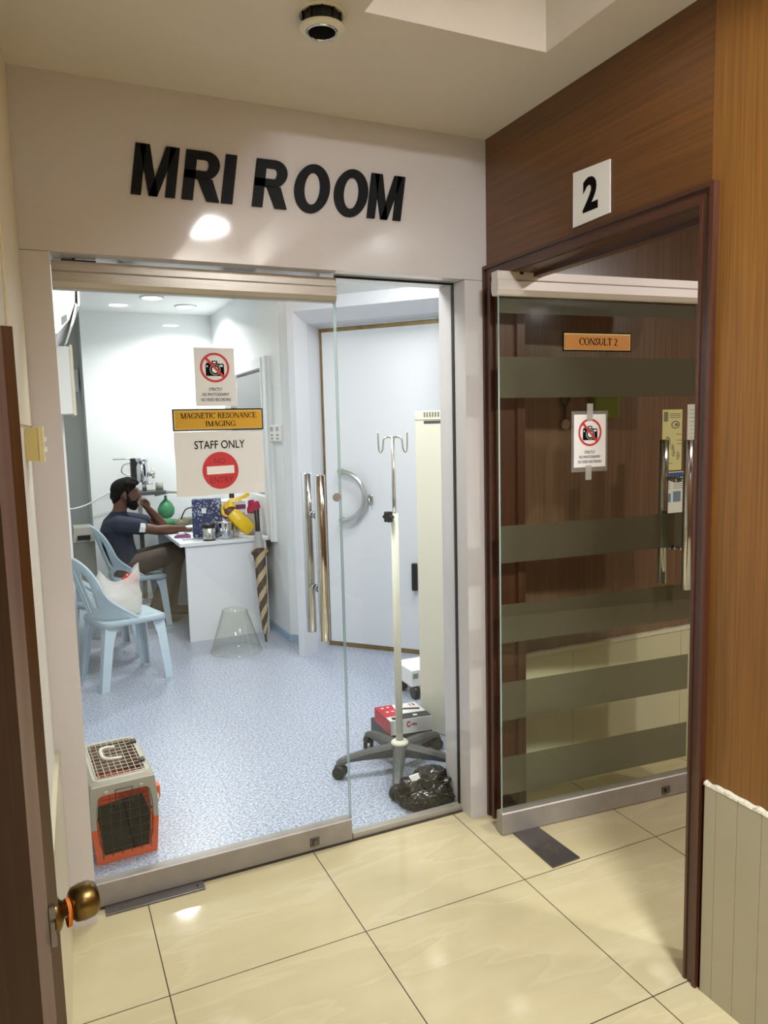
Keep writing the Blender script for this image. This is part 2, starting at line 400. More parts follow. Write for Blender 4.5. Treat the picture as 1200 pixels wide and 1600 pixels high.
def part(name, mb, mats, parent=None, world=True, label=None, weld=False):
    """link the builder as one mesh object; geometry given in world space unless world=False"""
    inv = None
    p = parent
    if p is not None and world:
        chain = Matrix.Identity(4); q = p
        while q is not None:
            chain = (Matrix.Translation(q.location) @ q.rotation_euler.to_matrix().to_4x4()) @ chain; q = q.parent
        inv = chain.inverted()
    o = bpy.data.objects.new(name, mb.mesh(name, mats, inv, weld)); COL.objects.link(o)
    if p is not None: o.parent = p
    if label: o['label'] = label
    return o
def solo(name, mb, mats, label, cat, base, group=None, kind=None, weld=False):
    """a thing that is one mesh, origin at its base"""
    inv = Matrix.Translation(V(base)).inverted()
    o = bpy.data.objects.new(name, mb.mesh(name, mats, inv, weld)); COL.objects.link(o); o.location = base
    return tag(o, label, cat, group, kind)
def struct(name, mb, mats, label, cat):
    o = bpy.data.objects.new(name, mb.mesh(name, mats)); COL.objects.link(o)
    return tag(o, label, cat, kind='structure')
def bez(pts, n=12):
    """Catmull-Rom through points"""
    P = [V(p) for p in pts]; out = []
    for i in range(len(P)-1):
        p0, p1, p2, p3 = P[max(i-1, 0)], P[i], P[i+1], P[min(i+2, len(P)-1)]
        for k in range(n):
            t = k/n
            out.append(.5*((2*p1)+(p2-p0)*t+(2*p0-5*p1+4*p2-p3)*t*t+(3*p1-p0-3*p2+p3)*t**3))
    out.append(P[-1]); return out
def rrect(x0, x1, y0, y1, r, n=5):
    o = []
    for cx, cy, a in ((x1-r, y1-r, 0), (x0+r, y1-r, PI/2), (x0+r, y0+r, PI), (x1-r, y0+r, 1.5*PI)):
        for k in range(n+1): o.append((cx+r*math.cos(a+PI/2*k/n), cy+r*math.sin(a+PI/2*k/n)))
    return o
def ell(cx, cy, rx, ry, n=48, a0=0, a1=2*PI):
    full = abs(a1-a0-2*PI) < 1e-6
    return [(cx+rx*math.cos(a0+(a1-a0)*k/(n if full else n-1)), cy+ry*math.sin(a0+(a1-a0)*k/(n if full else n-1))) for k in range(n)]
def inside(p, poly):
    x, y = p; c = False; j = len(poly)-1
    for i in range(len(poly)):
        if (poly[i][1] > y) != (poly[j][1] > y) and x < (poly[j][0]-poly[i][0])*(y-poly[i][1])/(poly[j][1]-poly[i][1]+1e-12)+poly[i][0]: c = not c
        j = i
    return c
def sheet(mb, outline, holes, step, fn, thick, smooth=True):
    """triangulated plate with holes mapped by fn(s,t) onto a bent surface, given a thickness"""
    vs = []; ed = []
    for loop in [outline]+holes:
        k = len(vs); vs += [V(p) for p in loop]; ed += [(k+i, k+(i+1) % len(loop)) for i in range(len(loop))]
    xs = [p[0] for p in outline]; ys = [p[1] for p in outline]
    nx = int((max(xs)-min(xs))/step); ny = int((max(ys)-min(ys))/step)
    for i in range(nx+1):
        for j in range(ny+1):
            q = (min(xs)+(i+.5)*step, min(ys)+(j+.5)*step)
            if inside(q, outline) and not any(inside(q, h) for h in holes):
                if min((V(q)-w).length for w in vs[:len(outline)+sum(map(len, holes))]) > step*.45: vs.append(V(q))
    r = delaunay_2d_cdt([v.to_2d() for v in vs], ed, [], 0, 1e-6)
    P2, F2 = r[0], r[2]
    F2 = [f for f in F2 if inside(sum((P2[i] for i in f), V((0, 0)))/len(f), outline) and not any(inside(sum((P2[i] for i in f), V((0, 0)))/len(f), h) for h in holes)]
    top = [V(fn(*p)) for p in P2]
    nr = [V((0, 0, 0)) for _ in top]
    for f in F2:
        nn = (top[f[1]]-top[f[0]]).cross(top[f[2]]-top[f[0]])
        for i in f: nr[i] += nn
    bot = [top[i]-(nr[i].normalized() if nr[i].length else V((0, 0, 1)))*thick for i in range(len(top))]
    n = len(top); fs = [tuple(f) for f in F2]+[tuple(n+i for i in reversed(f)) for f in F2]
    cnt = {}
    for f in F2:
        for a, b in zip(f, list(f[1:])+[f[0]]): cnt[(a, b)] = 1
    for (a, b) in cnt:
        if (b, a) not in cnt: fs.append((b, a, n+a, n+b))
    return mb.add(top+bot, fs, smooth)

# ---- lettering
def text_polys(body, offset=0, shear=0, spacing=1.0):
    c = bpy.data.curves.new('t', 'FONT'); c.body = body; c.size = 1; c.offset = offset; c.shear = shear; c.space_character = spacing
    c.resolution_u = 4
    o = bpy.data.objects.new('t', c); COL.objects.link(o)
    dg = bpy.context.evaluated_depsgraph_get(); me = bpy.data.meshes.new_from_object(o.evaluated_get(dg))
    vs = [(v.co.x, v.co.y) for v in me.vertices]; fs = [list(p.vertices) for p in me.polygons]
    bpy.data.objects.remove(o); bpy.data.curves.remove(c); bpy.data.meshes.remove(me)
    return vs, fs
def put_text(mb, fr, body, x0, x1, y0, y1, c, **k):
    vs, fs = text_polys(body, **k)
    ax, bx = min(v[0] for v in vs), max(v[0] for v in vs); ay, by = min(v[1] for v in vs), max(v[1] for v in vs)
    mb.add([fr(x0+(x-ax)/(bx-ax)*(x1-x0), y0+(y-ay)/(by-ay)*(y1-y0), c) for x, y in vs], fs)
TK, TN = .165, .075
def g_arc(cx, cy, rx, ry, a0, a1, n=20):
    o = []; i = []
    for k in range(n+1):
        a = math.radians(a0+(a1-a0)*k/n); w = TN+(TK-TN)*abs(math.cos(a))**1.3
        o.append((cx+rx*math.cos(a), cy+ry*math.sin(a))); i.append((cx+(rx-w)*math.cos(a), cy+(ry-TN)*math.sin(a)))
    return [[o[k], o[k+1], i[k+1], i[k]] for k in range(n)]
def g_line(x0, y0, x1, y1, w):
    if abs(y1-y0) < 1e-6: return [[(x0, y0-w/2), (x1, y0-w/2), (x1, y0+w/2), (x0, y0+w/2)]]
    return [[(x0-w/2, y0), (x0+w/2, y0), (x1+w/2, y1), (x1-w/2, y1)]]
def g_ser(x, y, h=.14):
    y = y+.015 if y < .5 else y-.015
    return g_line(x-h, y, x+h, y, .032)
def glyph(ch):
    if ch == 'I': return g_line(.17, 0, .17, 1, TK)+g_ser(.17, 0)+g_ser(.17, 1), .36
    if ch == 'M': return g_line(.14, 0, .14, 1, TN)+g_line(.14, 1, .50, .0, TK)+g_line(.50, 0, .84, 1, TN)+g_line(.86, 0, .86, 1, TK)+g_ser(.14, 0)+g_ser(.86, 0)+g_ser(.1, 1, .1)+g_ser(.9, 1, .1), 1.02
    if ch == 'N': return g_line(.14, 0, .14, 1, TN)+g_line(.14, 1, .74, 0, TK)+g_line(.74, 0, .74, 1, TN)+g_ser(.14, 0)+g_ser(.1, 1, .1)+g_ser(.74, 1), .88
    if ch == 'A': return g_line(.08, 0, .40, 1, TN)+g_line(.70, 0, .40, 1, TK)+g_line(.18, .36, .6, .36, TN)+g_ser(.08, 0, .1)+g_ser(.70, 0, .13), .80
    if ch == 'G': return g_arc(.46, .5, .42, .51, 48, 330)+g_line(.76, .04, .76, .42, TK*.9)+g_ser(.74, .43+.03, .15)+g_line(.76, .7, .74, .96, TN), .90
    if ch == 'C': return g_arc(.45, .5, .42, .51, 45, 318)+g_line(.78, .68, .74, .97, TN), .82
    if ch == 'O': return g_arc(.46, .5, .44, .51, 0, 360, 36), .92
    if ch == 'E': return g_line(.17, 0, .17, 1, TK)+g_line(.04, .98, .64, .98, TN)+g_line(.04, .02, .68, .02, TN)+g_line(.17, .52, .5, .52, TN)+g_line(.63, .78, .62, 1, TN)+g_line(.68, .22, .66, 0, TN)+g_line(.5, .42, .5, .62, TN), .72
    if ch == 'L': return g_line(.17, 0, .17, 1, TK)+g_ser(.17, 1)+g_line(.04, .02, .66, .02, TN)+g_line(.66, .24, .63, 0, TN), .70
    if ch == 'T': return g_line(.36, 0, .36, 1, TK)+g_ser(.36, 0)+g_line(.04, .98, .68, .98, TN)+g_line(.05, .76, .06, 1, TN)+g_line(.67, .76, .66, 1, TN), .73
    if ch == 'R': return g_line(.17, 0, .17, 1, TK)+g_ser(.17, 0)+g_line(.04, .98, .36, .98, TN)+g_line(.17, .5, .36, .5, TN)+g_arc(.34, .74, .30, .26, -90, 90)+g_line(.68, 0, .36, .5, TK)+g_ser(.72, 0, .08), .80
    if ch == 'U': return g_line(.15, .34, .15, 1, TK)+g_line(.69, .34, .69, 1, TN)+g_arc(.40, .34, .31, .35, 180, 360)+g_ser(.15, 1)+g_ser(.69, 1, .11), .82
    if ch == 'S': return g_arc(.31, .74, .24, .27, 20, 270)+g_arc(.31, .26, .27, .27, -200+360, 90-180+0)[:0]+g_arc(.31, .255, .26, .265, -165, 90)+g_line(.54, .72, .52, .96, TN)+g_line(.07, .05, .05, .32, TN), .62
    if ch == '2': return g_arc(.27, .70, .25, .31, -30, 165)+g_line(.06, .06, .46, .58, TN*1.8)+g_line(.04, .05, .54, .05, .1), .60
    return [], .38
def serif(mb, fr, body, x0, x1, y0, y1, c):
    q = []; x = 0
    for ch in body:
        ps, adv = glyph(ch); q += [[(x+a, b) for a, b in p] for p in ps]; x += adv
    ax = min(a for p in q for a, b in p); bx = max(a for p in q for a, b in p)
    for p in q: mb.add([fr(x0+(a-ax)/(bx-ax)*(x1-x0), y0+b*(y1-y0), c) for a, b in p], [list(range(len(p)))])

# ================================================================== STRUCTURE
H = 2.6121; HS = 2.1066; WL = 1.5888
HI = 2.68           # anteroom ceiling
# floors
mb = MB(); mb.box(-3.2, 3.2, -10, .085, -.1, 0)
struct('floor', mb, 'tile', 'polished cream tiled floor of the corridor and consulting room', 'floor')
mb = MB(); mb.box(-2.2, 2.0, .1025, 5.9, -.1, -.0005)
struct('floor_back', mb, 'vinyl', 'speckled pale blue vinyl floor behind the glass entrance', 'floor')
mb = MB(); mb.box(-WL+.087, -.0955, .06, .1025, -.1, .0008)
struct('trim_1', mb, 'grout', 'dark strip on the floor under the glass entrance', 'threshold')
# corridor ceiling with the raised tray
TX0, TX1, TY0, TY1 = -.750, -.192, -2.75, -.620
mb = MB()
mb.box(-3.2, TX0, -10, 0, H, H+.06); mb.box(TX1, 0, -10, 0, H, H+.06)
mb.box(TX0, TX1, -10, TY0, H, H+.06); mb.box(TX0, TX1, TY1, 0, H, H+.06)
TH = H+.24
mb.box(TX0-.02, TX0, TY0, TY1, H+.06, TH); mb.box(TX1, TX1+.02, TY0, TY1, H+.06, TH)
mb.box(TX0-.02, TX1+.02, TY0-.02, TY0, H+.06, TH); mb.box(TX0-.02, TX1+.02, TY1, TY1+.02, H+.06, TH)
mb.box(TX0-.02, TX1+.02, TY0-.02, TY1+.02, TH, TH+.02)
struct('ceiling', mb, 'ceil', 'off-white corridor ceiling with a raised rectangular tray', 'ceiling')
mb = MB(); mb.box(-2.2, 2.0, .2, 5.9, HI, HI+.05)
struct('ceiling_back', mb, 'white_ceil', 'white ceiling of the room behind the glass entrance', 'ceiling')
mb = MB(); mb.box(.12, 3.2, -3.2, .08, H, H+.05)
struct('ceiling_right', mb, 'ceil', 'ceiling of the consulting room on the right', 'ceiling')
# front wall: header panel, two side columns (thin open seam between the sheets)
mb = MB()
mb.box(-WL, 0, 0, .2, HS+.0012, H+.1)
mb.box(-WL, -WL+.0861, 0, .2, 0, HS-.0004); mb.box(-.0955, 0, 0, .2, 0, HS-.0004)
struct('wall_front', mb, 'laminate', 'glossy off-white wall panelling around the glass entrance', 'wall')
mb = MB(); mb.box(-2.2, -WL, 0.02, .2, 0, H+.1); mb.box(0.0, 2.0, .10, .2, H-.4, H+.1); mb.box(-2.2, 2.0, .14, .2, H+.1, H+.12)
mb.box(0.0, 2.0, .14, .2, 0, H+.1)
struct('wall_front_backing', mb, 'white_wall', 'white back of the partition seen inside the anteroom', 'wall')
# left wall (its plane leans a little outwards towards the viewer)
LW = Fr((-WL, 0, 0), (-.051/1.15, -1, 0), (0, 0, 1))     # a: along the wall towards the viewer, n: into the corridor? (u x v)
sgn = 1 if LW.n.x > 0 else -1
def LB(mb_, a0, a1, b0, b1, c0, c1): return mb_.fbox(LW, a0, a1, b0, b1, sgn*c0, sgn*c1)
mb = MB(); LB(mb, 0, 1.12, .6, H, -.06, 0); LB(mb, 0, 1.12, 0, .6, -.06, 0)
struct('wall_left', mb, 'plaster', 'rough cream plaster wall at the far left', 'wall')
mb = MB(); LB(mb, .0, 1.12, .0, .6, .0, .012)
struct('trim_2', mb, 'wains_in', 'pale tile dado at the foot of the left wall', 'dado')
mb = MB(); LB(mb, .004, .62, 1.60, H, .0004, .006)
solo('cable_trunking', mb, 'trunk', 'flat cream plastic trunking running up the left wall to the ceiling', 'trunking', LW(.1, 1.52, 0))
# right wall
mb = MB(); mb.box(0, .12, -1.0385, 0, 2.1565, H)
struct('wall_right', mb, 'wood_h', 'dark brown veneer panel with horizontal grain above the consulting room door', 'wall')
mb = MB(); mb.box(0, .12, -10, -1.0390, .6, H)
mb.box(.012, .12, -10, -1.063, 0, .6)
struct('wall_right_panel', mb, 'wood_v', 'lighter oak veneer wall with vertical grain at the right edge', 'wall')
mb = MB()
y = -1.073; edges = [-1.073, -1.111, -1.178, -1.249]+[-1.249-.0705*k for k in range(1, 30)]
for a, b in zip(edges[:-1], edges[1:]): mb.box(-.012, .012, b+.0006, a-.0006, 0, .600)
mb.mi = 1; mb.box(-.009, .012, edges[-1], -1.073, 0, .598)
struct('trim_3', mb, ['wains', 'grout'], 'dado of narrow beige tiles at the foot of the right wall', 'dado')
mb = MB(); n = 60
top = []
for i in range(n+1):
    yy = -1.070-2.2*i/n*.5; top.append((yy, .604+.007*noise.noise(V((yy*40, 1, 0)))))
for (ya, za), (yb, zb) in zip(top[:-1], top[1:]):
    mb.hexa([(-.013, ya, .598), (.001, ya, .598), (.001, yb, .598), (-.013, yb, .598), (-.011, ya, za), (.001, ya, za+.004), (.001, yb, zb+.004), (-.011, yb, zb)])
struct('trim_4', mb, 'plaster_edge', 'chipped white plaster edge along the top of the right dado', 'trim')
# consulting-room door frame: architrave, jambs, stop
mb = MB()
WF = Fr((0, 0, 0), (0, -1, 0), (0, 0, 1))       # a = -y, n = -x
BANDS = ((0, .012, .020), (.012, .038, .012), (.038, .046, .016)); A0, A1, ZT = .0015, 1.0625, 2.1565
for o, i, d in BANDS:
    mb.poly(WF, [(A0+o, 0), (A0+i, 0), (A0+i, ZT-i), (A0+o, ZT-o)], 0, d); mb.poly(WF, [(A1-i, 0), (A1-o, 0), (A1-o, ZT-o), (A1-i, ZT-i)], 0, d)
part_mb = mb
dfr = thing('door_frame', 'dark red-brown hardwood door frame of the consulting room', 'door frame', (0, -.53, 0), kind='structure')
part('side_moulding', mb, 'wood_frame', dfr)
mb = MB()
for o, i, d in BANDS: mb.poly(WF, [(A0+i, ZT-i), (A1-i, ZT-i), (A1-o, ZT-o), (A0+o, ZT-o)], 0, d)
part('head_moulding', mb, 'wood_frame_h', dfr)
mb = MB(); mb.box(0, .12, -.062, -.0015, 0, 2.1565); mb.box(0, .12, -1.0615, -1.018, 0, 2.1565)
mb.box(.085, .12, -.075, -.062, 0, 2.11); mb.box(.085, .12, -1.018, -1.005, 0, 2.11)
part('jamb', mb, 'wood_frame', dfr)
mb = MB(); mb.box(0, .12, -1.018, -.062, 2.108, 2.1565); mb.box(.085, .12, -1.018, -.062, 2.095, 2.108)
part('head', mb, 'wood_frame_h', dfr)
# consulting room shell
mb = MB(); mb.box(.172, 3.2, .08, .14, .612, H)
struct('wall_consult', mb, 'wood_in', 'brown veneer wall inside the consulting room, behind the glass door', 'wall')
mb = MB(); mb.box(.115, .172, .062, .14, 0, H)
struct('trim_5', mb, 'wood_in_o', 'orange-brown veneer post beside the door inside the consulting room', 'post')
mb = MB()
xs = [.172, .465, 1.092, 1.70, 2.3, 3.2]
for a, b in zip(xs[:-1], xs[1:]): mb.box(a+.001, b-.001, .066, .14, 0, .600)
mb.mi = 1; mb.box(.172, 3.2, .069, .14, 0, .599)
struct('trim_6', mb, ['wains_in', 'grout'], 'cream tile dado inside the consulting room', 'dado')
mb = MB(); n = 50
for i in range(n):
    xa, xb = .172+3.0*i/n, .172+3.0*(i+1)/n
    za, zb = [.614+.006*noise.noise(V((x_*18, 4, 0))) for x_ in (xa, xb)]
    mb.hexa([(xa, .060, .598), (xb, .060, .598), (xb, .082, .598), (xa, .082, .598), (xa, .062, za), (xb, .062, zb), (xb, .082, zb), (xa, .082, za)])
struct('trim_7', mb, 'plaster_edge', 'ragged white plaster edge on top of the consulting room dado', 'trim')
mb = MB(); mb.box(3.14, 3.2, -3.2, .08, 0, H); mb.box(.12, 3.2, -3.2, -3.14, 0, H)
struct('wall_consult_far', mb, 'wood_in', 'far walls of the consulting room', 'wall')
# corridor behind the viewer (seen only in reflections)
mb = MB(); mb.box(-3.2, -3.14, -10, .02, 0, H); mb.box(-3.2, 3.2, -10.06, -10, 0, H); mb.box(-3.2, -WL-.1, .02, .08, 0, H)
struct('wall_corridor', mb, 'plaster', 'plain walls of the corridor behind the viewer', 'wall')

# anteroom walls
YB = 5.0
mb = MB(); mb.box(-1.15, .08, YB, YB+.06, 0, HI)
struct('wall_back', mb, 'white_wall', 'white back wall of the room behind the glass entrance', 'wall')
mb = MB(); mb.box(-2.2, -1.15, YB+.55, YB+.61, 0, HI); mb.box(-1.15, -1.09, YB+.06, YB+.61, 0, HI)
struct('wall_back_recess', mb, 'shaded_wall', 'recess beside the white back wall, its shade painted in grey', 'wall')
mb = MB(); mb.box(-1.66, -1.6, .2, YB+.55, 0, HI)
struct('wall_back_left', mb, 'shaded_wall', 'left wall of the room behind the glass entrance', 'wall')
OY0, OY1, OZ0, OZ1 = 3.22, 4.45, 1.05, 2.045          # observation window opening
mb = MB(); X0, X1 = .04, .10
mb.box(X0, X1, 2.785, OY0, 0, HI); mb.box(X0, X1, OY1, YB, 0, HI); mb.box(X0, X1, OY0, OY1, 0, OZ0); mb.box(X0, X1, OY0, OY1, OZ1, HI)
struct('wall_back_right', mb, 'white_wall', 'white wall with the observation window beside the desk', 'wall')
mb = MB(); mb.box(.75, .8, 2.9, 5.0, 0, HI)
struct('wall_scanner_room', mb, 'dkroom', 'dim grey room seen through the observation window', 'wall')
# diagonal wall with shielded door
CD0 = V((.266, 2.570, 0)); dd = V((.66, -.7515, 0)).normalized()
DG = Fr(CD0, dd, (0, 0, 1))       # a along the wall (left to right), n towards the viewer
PW = 1.0                          # clear width of the portal
mb = MB()
mb.fbox(DG, -.302, 0, 0, HI, -.06, .019); mb.fbox(DG, PW, 1.75, 0, HI, -.06, .019); mb.fbox(DG, 0, PW, 2.26, HI, -.06, .019)
struct('wall_diagonal', mb, 'white_wall', 'white diagonal wall around the heavy scanner door', 'wall')
mb = MB(); mb.box(1.30, 1.36, .2, 1.75, 0, HI)
struct('wall_back_side', mb, 'white_wall', 'right side wall of the room behind the glass entrance', 'wall')
# portal lining
port = thing('door_portal', 'deep pale grey lining around the scanner door', 'door frame', DG(.5, 0, .1), kind='structure')
prof = [(0, 0), (.004, .181), (-.022, .316), (-.07, .316), (-.07, 0)]
mb = MB()
def prism(mb_, pts0, pts1):
    n_ = len(pts0); mb_.add(pts0+pts1, [list(range(n_-1, -1, -1)), list(range(n_, 2*n_))]+[(i, (i+1) % n_, (i+1) % n_+n_, i+n_) for i in range(n_)])
zt = [2.262, 2.275, 2.341, 2.42, 2.42]
prism(mb, [DG(a, 0, c) for a, c in prof], [DG(a, z, c) for (a, c), z in zip(prof, zt)])
prism(mb, [DG(PW-a, 0, c) for a, c in prof], [DG(PW-a, z, c) for (a, c), z in zip(prof, zt)])
prism(mb, [DG(a, z, c) for (a, c), z in zip(prof, zt)], [DG(PW-a, z, c) for (a, c), z in zip(prof, zt)])
part('lining', mb, 'portal', port)
# skirting in the anteroom
mb = MB(); mb.box(.028, .04, 2.78, YB, 0, .055); mb.fbox(DG, -.30, -.07, 0, .055, .019, .031)
struct('baseboard_right', mb, 'skirt', 'blue coved skirting along the white wall', 'skirting')
# observation window casing
mb = MB()
mb.box(.012, .04, 3.03, 3.22, .72, 2.12); mb.box(.012, .04, OY1, OY1+.15, .72, 2.12); mb.box(.012, .04, 3.22, OY1, OZ1, 2.12); mb.box(.012, .04, 3.22, OY1, .72, OZ0)
mb.box(.0, .04, 3.05, 3.075, .72, 2.12); mb.box(.004, .012, 3.18, 3.20, .72, 2.12)
w2 = thing('window_2', 'white framed observation window with grey glass above the desk', 'window', (.04, 3.8, .72), kind='structure')
part('window_frame', mb, 'white_wall', w2)
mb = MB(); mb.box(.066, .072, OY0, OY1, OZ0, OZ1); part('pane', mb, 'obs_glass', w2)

# ---- fixed lights
def disc_lamp(name, label, c, r, m_on, z0, group=None, cat='ceiling light'):
    t = thing(name, label, cat, (c[0], c[1], z0), group=group)
    mb_ = MB(); mb_.lathe([(r, -.012), (r+.018, -.010), (r+.018, 0), (r, 0), (r, -.012)], (c[0], c[1], z0)); part('trim_ring', mb_, 'white_ceil', t)
    mb_ = MB(); mb_.lathe([(0, -.006), (r, -.006)], (c[0], c[1], z0), smooth=False); part('diffuser', mb_, m_on, t)
    return t
disc_lamp('ceiling_downlight', 'round lit downlight in the anteroom ceiling, nearer the left', (-.635, 4.075), .08, 'lamp_on_cool', HI, 'lit downlights in the back room')
disc_lamp('ceiling_downlight', 'round lit downlight in the anteroom ceiling, nearer the corner', (-.295, 4.451), .08, 'lamp_on_cool', HI, 'lit downlights in the back room')
disc_lamp('ceiling_lamp', 'round lit lamp inside the raised tray of the corridor ceiling', (-.60, -2.40), .205, 'lamp_on', TH)
for q in ((-.9, -3.9), (-.31, -5.0), (-.25, -6.5)):
    disc_lamp('corridor_downlight', 'lit downlight in the corridor ceiling behind the viewer', q, .08, 'lamp_on', H, 'downlights along the corridor')
for q, w_ in (((1.0, -2.18), 'nearer the doorway'), ((2.16, -2.15), 'further from the doorway')): disc_lamp('consult_downlight', 'lit downlight in the consulting room ceiling, '+w_, q, .08, 'lamp_on', H, 'downlights of the consulting room')
# unlit loose downlight
t = thing('recessed_downlight', 'unlit downlight hanging loose from the corridor ceiling above the entrance', 'ceiling light', (-.846, -.566, H))
DC = V((-.846, -.566, 0)); zr = 2.575
mb = MB(); mb.lathe([(.036, 2.586), (.061, 2.578), (.060, 2.574), (.041, 2.570), (.036, 2.572), (.036, 2.586)], DC, seg=40); part('flange', mb, 'cream_metal', t)
mb = MB(); mb.lathe([(.041, 2.571), (.039, 2.567), (.034, 2.568), (.034, 2.61)], DC, seg=40); part('chrome_rim', mb, 'chrome', t, label='chrome inner rim')
mb = MB(); mb.lathe([(0, 2.600), (.034, 2.600)], DC, seg=40); mb.lathe([(.034, 2.569), (.030, 2.60)], DC, seg=40); part('lens', mb, 'lamp_off', t)
mb = MB(); mb.lathe([(.047, 2.58), (.047, H-.001)], DC, seg=40)
for k in range(10):
    a = 2*PI*k/10; mb.box(DC.x+.05*math.cos(a)-.002, DC.x+.05*math.cos(a)+.002, DC.y+.05*math.sin(a)-.002, DC.y+.05*math.sin(a)+.002, 2.578, H-.001)
part('can', mb, 'black', t)
mb = MB(); mb.lathe([(.056, H-.004), (.064, H-.003), (.064, H)], DC, seg=40); part('ceiling_ring', mb, 'cream_metal', t)

# ================================================================== GLASS ENTRANCE
GY = .09
def pane(mb_, x0, x1, z0, z1, fr=None, c=.006):
    """pane with glass faces and greenish polished edges (slot 1)"""
    fr = fr or Fr((0, GY, 0), (1, 0, 0), (0, 0, 1))
    p = [fr(x0, z0, -c), fr(x1, z0, -c), fr(x1, z1, -c), fr(x0, z1, -c), fr(x0, z0, c), fr(x1, z0, c), fr(x1, z1, c), fr(x0, z1, c)]
    k = len(mb_.v); mb_.v += p
    for i, f in enumerate([(0, 3, 2, 1), (4, 5, 6, 7), (0, 1, 5, 4), (1, 2, 6, 5), (2, 3, 7, 6), (3, 0, 4, 7)]):
        mb_.f.append([q+k for q in f]); mb_.m.append(0 if i < 2 else 1); mb_.sm.append(False)
d1 = thing('door_1', 'frameless glass swing door with aluminium rails under the raised black lettering', 'door', (-1.5, GY, 0), kind='structure')
mb = MB(); pane(mb, -1.497, -.583, .03, 2.08); part('glass_pane', mb, ['glass', 'glass_edge'], d1)
def rail_profile(mb_, fr, x0, x1, z0, z1, d, top=True):
    if top: pts = [(-d, z1), (d, z1), (d*1.0, z1-.028), (d*1.15, z1-.034), (d*1.15, z0+.02), (d*.9, z0+.006), (d*.6, z0), (-d*.6, z0), (-d*.9, z0+.006), (-d*1.15, z0+.02), (-d*1.15, z1-.034), (-d, z1-.028)]
    else: pts = [(-d, z0), (d, z0), (d, z1-.004), (d-.004, z1), (-d+.004, z1), (-d, z1-.004)]
    prism(mb_, [fr(x0, z, c) for c, z in pts], [fr(x1, z, c) for c, z in pts])
F1 = Fr((0, GY, 0), (1, 0, 0), (0, 0, 1))
mb = MB(); rail_profile(mb, F1, -1.4985, -.580, 2.014, 2.097, .024); part('top_rail', mb, 'alu', d1, label='brushed aluminium top rail')
mb = MB(); rail_profile(mb, F1, -1.4985, -.582, .005, .088, .022, False); br = part('bottom_rail', mb, 'alu_gray', d1, label='grey aluminium bottom rail')
mb = MB(); mb.fbox(F1, -.752, -.716, .022, .052, .022, .027); mb.fbox(F1, -.742, -.726, .028, .046, .027, .036); part('lock', mb, 'steel', br)
mb = MB(); mb.fbox(F1, -1.47, -1.37, 2.0975, 2.104, -.012, .012); mb.fbox(F1, -1.44, -1.43, 2.09, 2.106, -.02, .02); part('pivot', mb, 'black', d1, label='black top pivot')
def bar_handle(parent, fr, a, z0, z1, zs, r=.0192, off=.07):
    for sgn_, nm in ((1, 'front'), (-1, 'back')):
        mb_ = MB(); mb_.tube([fr(a, z0, sgn_*off), fr(a, z0+.001, sgn_*off), fr(a, z1-.001, sgn_*off), fr(a, z1, sgn_*off)], [r-.001, r, r, r-.001], 28)
        h = part('pull_bar', mb_, 'chrome', parent)
        mb_ = MB()
        for zz in zs:
            mb_.cyl(fr(a, zz, sgn_*.006), fr(a, zz, sgn_*(off-.01)), .0085, seg=16); mb_.cyl(fr(a, zz, sgn_*.006), fr(a, zz, sgn_*.016), .0125, seg=18)
        part('standoff', mb_, 'chrome', h)
bar_handle(d1, F1, -.683, .814, 1.410, (1.262, .994))
mb = MB(); mb.cyl(F1(-.597, 1.322, .0062), F1(-.597, 1.322, .012), .016, seg=28); mb.fbox(F1, -.5985, -.5955, 1.313, 1.331, .012, .0125); part('glass_lock', mb, 'alu_gray', d1)
wd1 = thing('window_1', 'fixed glass panel beside the swing door, in a slim metal channel', 'window', (-.33, GY, 0), kind='structure')
mb = MB(); pane(mb, -.577, -.0965, .012, 2.100); part('glass_pane', mb, ['glass', 'glass_edge'], wd1)
mb = MB(); mb.bbox(-.577, -.0955, GY-.017, GY+.017, .001, .024, .002); part('sill_channel', mb, 'alu', wd1)
mb = MB(); mb.box(-.0985, -.0955, GY-.009, GY+.009, .024, 2.102); mb.box(-.577, -.0955, GY-.009, GY+.009, 2.1005, 2.1066); part('gasket', mb, 'gasket', wd1, label='thin black gasket')
# floor spring under the left pivot
t = thing('floor_spring', 'flat steel floor spring cover under the glass entrance at left', 'floor spring', (-1.31, .04, 0))
mb = MB(); mb.bbox(-1.476, -1.152, .015, .064, 0, .006, .0015); part('cover_plate', mb, 'steel', t)
mb = MB(); mb.cyl((-1.175, .04, .006), (-1.175, .04, .0075), .004); part('screw', mb, 'black', t)

